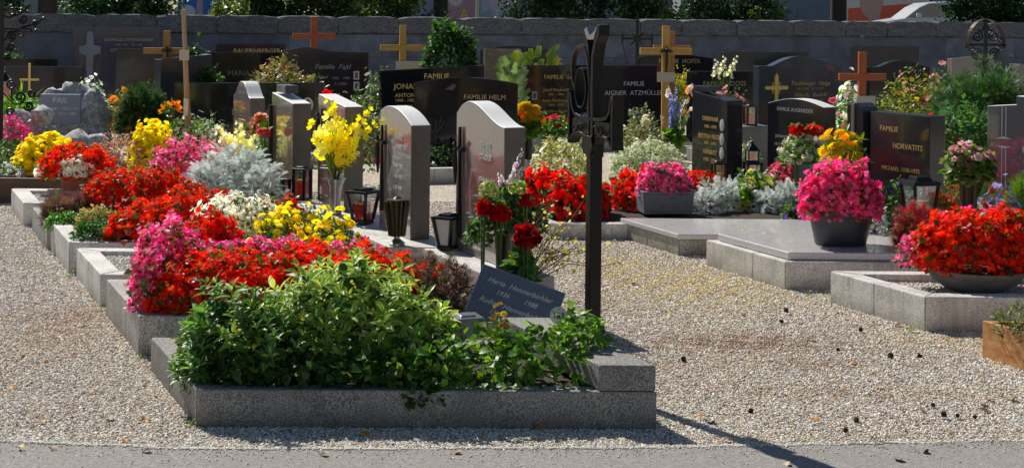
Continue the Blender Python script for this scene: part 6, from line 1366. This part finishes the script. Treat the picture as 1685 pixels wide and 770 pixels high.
plant('sunflower_bouquet','golden yellow sunflowers above green leaves in the dark vase','flowers',[Lb(873,p.y,172,46,.08,b.z+.07)],[dict(n=40,size=.06,cols=GB)],[dict(n=19,size=.075,c1=[(.88,.52,.02),(.80,.52,.03)],c2=(.55,.25,.02),tpl=T_pompon(((18,1.0,.1),(16,.8,.35),(12,.55,.7),(8,.3,1.1)),.16),lo=.0,jit=.1,face=1.3)])
plant('filler_leaves','green leaves hanging below the sunflowers','plant',[(b.x,b.y,b.z-.04,.13,.12,.18)],[dict(n=420,size=.06,cols=GB,tpl='leaf')])
b=W(1178,150,17.4); 
spikes('snapdragon_bouquet','cream white flower spikes above the low black wide stone',Vector((b.x,17.4,.35)),[((0,0,.80),8,.038,.72),((.10,.02,.84),8,.038,.72),((.24,.0,.84),9,.038,.7)],('trumpet',[(.78,.74,.50),(.75,.72,.58)],(.7,.7,.4)))
# mixed bouquet with roses, hydrangea and twigs
p,h=VZ2; b=Vector((p.x,p.y,p.z+h)); k=p.y/F
plant('rose_bouquet','mixed bouquet of crimson roses, pale green hydrangeas and foliage in the tall black vase','bouquet',[(b.x,b.y,b.z+.02,.15,.13,.24),(b.x+.14,b.y,b.z+.02,.10,.1,.14),(b.x-.1,b.y-.02,b.z-.04,.10,.1,.16)],[dict(n=1500,size=.036,cols=[(.09,.18,.03),(.14,.26,.04),(.06,.12,.03),(.10,.16,.10)],tpl='leaf',jit=.2)],
   [dict(n=20,size=.012,c1=[(.75,.3,.35)],tpl='flower5')])
def ball(name,label,px,py,Y,r,n,cols,size,tpl='double',cat='flower'):
    c=W(px,py,Y); return plant(name,label,cat,[(c.x,c.y,c.z,r,r,r)],[dict(n=6,size=.03,cols=GB)],[dict(n=n,size=size,c1=cols,tpl=tpl,lo=-.9,jit=.05,face=1.2)])
Yb=b.y-.15
ball('hydrangea','pale green hydrangea head on the left of the mixed bouquet',804,314,Yb,.048,120,[(.45,.52,.20),(.55,.58,.30)],.013,'flower5')
ball('hydrangea','pale green hydrangea head on the right of the mixed bouquet',850,310,Yb,.045,120,[(.38,.48,.16),(.5,.55,.25)],.013,'flower5')
ball('rose','large crimson rose at the front of the mixed bouquet',822,352,Yb-.02,.042,60,[(.55,.005,.012),(.45,.004,.01)],.026,'double')
ball('rose','crimson rose at the left of the mixed bouquet',795,344,Yb,.034,45,[(.62,.01,.015),(.5,.005,.01)],.024,'double')
ball('rose','small crimson rose at the right of the mixed bouquet',865,330,Yb,.026,30,[(.5,.008,.02)],.020,'double')
bb_=b+Vector((.02,.0,.12)); k=p.y/F
spikes('orchid_spray','white and lilac orchid sprays rising from the mixed bouquet',bb_,[((10*k,-.02,66*k),9,.026,.5),((-14*k,-.02,60*k),8,.026,.5),((30*k,.0,78*k),8,.022,.5),((24*k,.02,100*k),8,.02,.6)],('flower5',[(.74,.66,.70),(.72,.58,.66),(.76,.74,.72)],(.6,.3,.5)),[(.10,.18,.05)])
p,h=VZ3; b=Vector((p.x,p.y,p.z+h)); c=W(867,391,b.y-.05)
ball('rose','very large dark red rose above the small bowl',866,390,b.y-.05,.050,70,[(.28,.004,.012),(.5,.01,.01),(.2,.004,.01)],.036,'double')
plant('filler_leaves','green leaves with yellow buds under the dark red rose','plant',[(b.x-.01,b.y-.02,b.z,.07,.06,.17)],[dict(n=190,size=.05,cols=[(.05,.13,.03),(.09,.20,.04)],tpl='leaf_round')],[dict(n=12,size=.016,c1=YEL,tpl='trumpet')])
t=thing('twig_spray','spray of thin bare twigs with small yellowish buds fanning right from the small bowl','twigs',b); tw=MB(); BP=[];BD=[]
rr=random.Random(12)
for i in range(22):
    a=R(rr.uniform(5,78)); L=rr.uniform(.30,.58); e=Vector((math.cos(a)*L,rr.uniform(-.12,.12),math.sin(a)*L)); m=e*.5+Vector((-.02,0,.05*rr.uniform(-.4,1))); pts=[Vector((0,0,-.04)),e*.25,m,e*.78+Vector((.01,0,.0)),e]
    tw.tube(pts,[.0035,.003,.0024,.0018,.001],4)
    for j in range(7):
        f=.35+.65*j/7; q=pts[0].lerp(e,f)+Vector((0,0,.02*(1-f))); d=Vector((rr.uniform(-.5,1),rr.uniform(-.6,.6),rr.uniform(-.2,1))).normalized(); tw.tube([q,q+d*.03],[.0015,.0008],3); BP.append(tuple(q+d*.03)); BD.append(tuple(d))
tw.build('twigs',M['twig'],t); n=len(BP); flatpart('buds',[('leaf_round',BP,BD,RNG.normal(0,1,(n,3)),RNG.uniform(.016,.028,n),pick([(.70,.58,.12),(.45,.40,.12),(.80,.72,.28)],n),None,.15)],M['leaf'],t)
for i in range(3):
    pass
# fallen flower head on the gravel
g=G(905,487); plant('withered_flower','withered purple flower lying on the plinth edge','flower',[(g.x-.03,g.y,.27,.012,.012,.01)],[dict(n=8,size=.05,cols=[(.15,.14,.07)],tpl='leaf_narrow')],[dict(n=5,size=.014,c1=[(.30,.16,.42)],tpl='flower5')])
# weeds at kerb feet
for i,(px,py) in enumerate([(1330,486),(318,702),(232,592),(560,707),(170,512),(1500,548),(1160,444),(1090,700),(118,455),(880,706),(1010,400)]):
    g=G(px,py); plant('weed','tiny green weed sprouting at the foot of a stone kerb','weed',[(g.x,g.y,0,.018+.004*(i%4),.018,.014+.006*(i%3))],[dict(n=22+6*(i%3),size=.017,cols=[(.14,.24,.05),(.20,.30,.06)],tpl='leaf_narrow',out=1)],group='weeds at the kerb feet')
build_loose_gravel()
# ---------------------------------------------------------------- light and camera
SUN_EL=R(44); sd=Vector((-.58,.81,0)).normalized()
sun=bpy.data.lights.new('sun','SUN'); sun.energy=5.0; sun.angle=R(.53); sun.color=(1,.95,.86)
so=bpy.data.objects.new('sun',sun); COL.objects.link(so)
dirv=Vector((sd.x*math.cos(SUN_EL),sd.y*math.cos(SUN_EL),math.sin(SUN_EL))); so.rotation_euler=dirv.to_track_quat('Z','Y').to_euler(); so.location=(-6,10,12)
w=bpy.data.worlds.new('World'); sc.world=w; w.use_nodes=True; nt=w.node_tree; bg=nt.nodes['Background']
sky=nt.nodes.new('ShaderNodeTexSky'); sky.sky_type='NISHITA'; sky.sun_disc=False; sky.sun_elevation=SUN_EL; sky.sun_rotation=math.atan2(sd.x,sd.y); sky.air_density=1.0; sky.dust_density=.3; sky.ozone_density=1.2
nt.links.new(sky.outputs[0],bg.inputs['Color']); bg.inputs['Strength'].default_value=.062
cam=bpy.data.cameras.new('camera'); co=bpy.data.objects.new('camera',cam); COL.objects.link(co); sc.camera=co
cam.sensor_fit='HORIZONTAL'; cam.sensor_width=36; cam.lens=36*F/1685; cam.shift_y=-(385-HY)/1685; cam.clip_end=2000; cam.clip_start=.05
co.location=(0,0,H); co.matrix_world=Matrix.Translation((0,0,H))@(Matrix.Rotation(R(90),4,'X')@Matrix.Rotation(ROLL,4,'Z'))
sc.view_settings.view_transform='Standard'; sc.view_settings.look='None'; sc.view_settings.exposure=0
sc.render.resolution_x=1024; sc.render.resolution_y=467
sc.cycles.transparent_max_bounces=24; sc.cycles.max_bounces=8
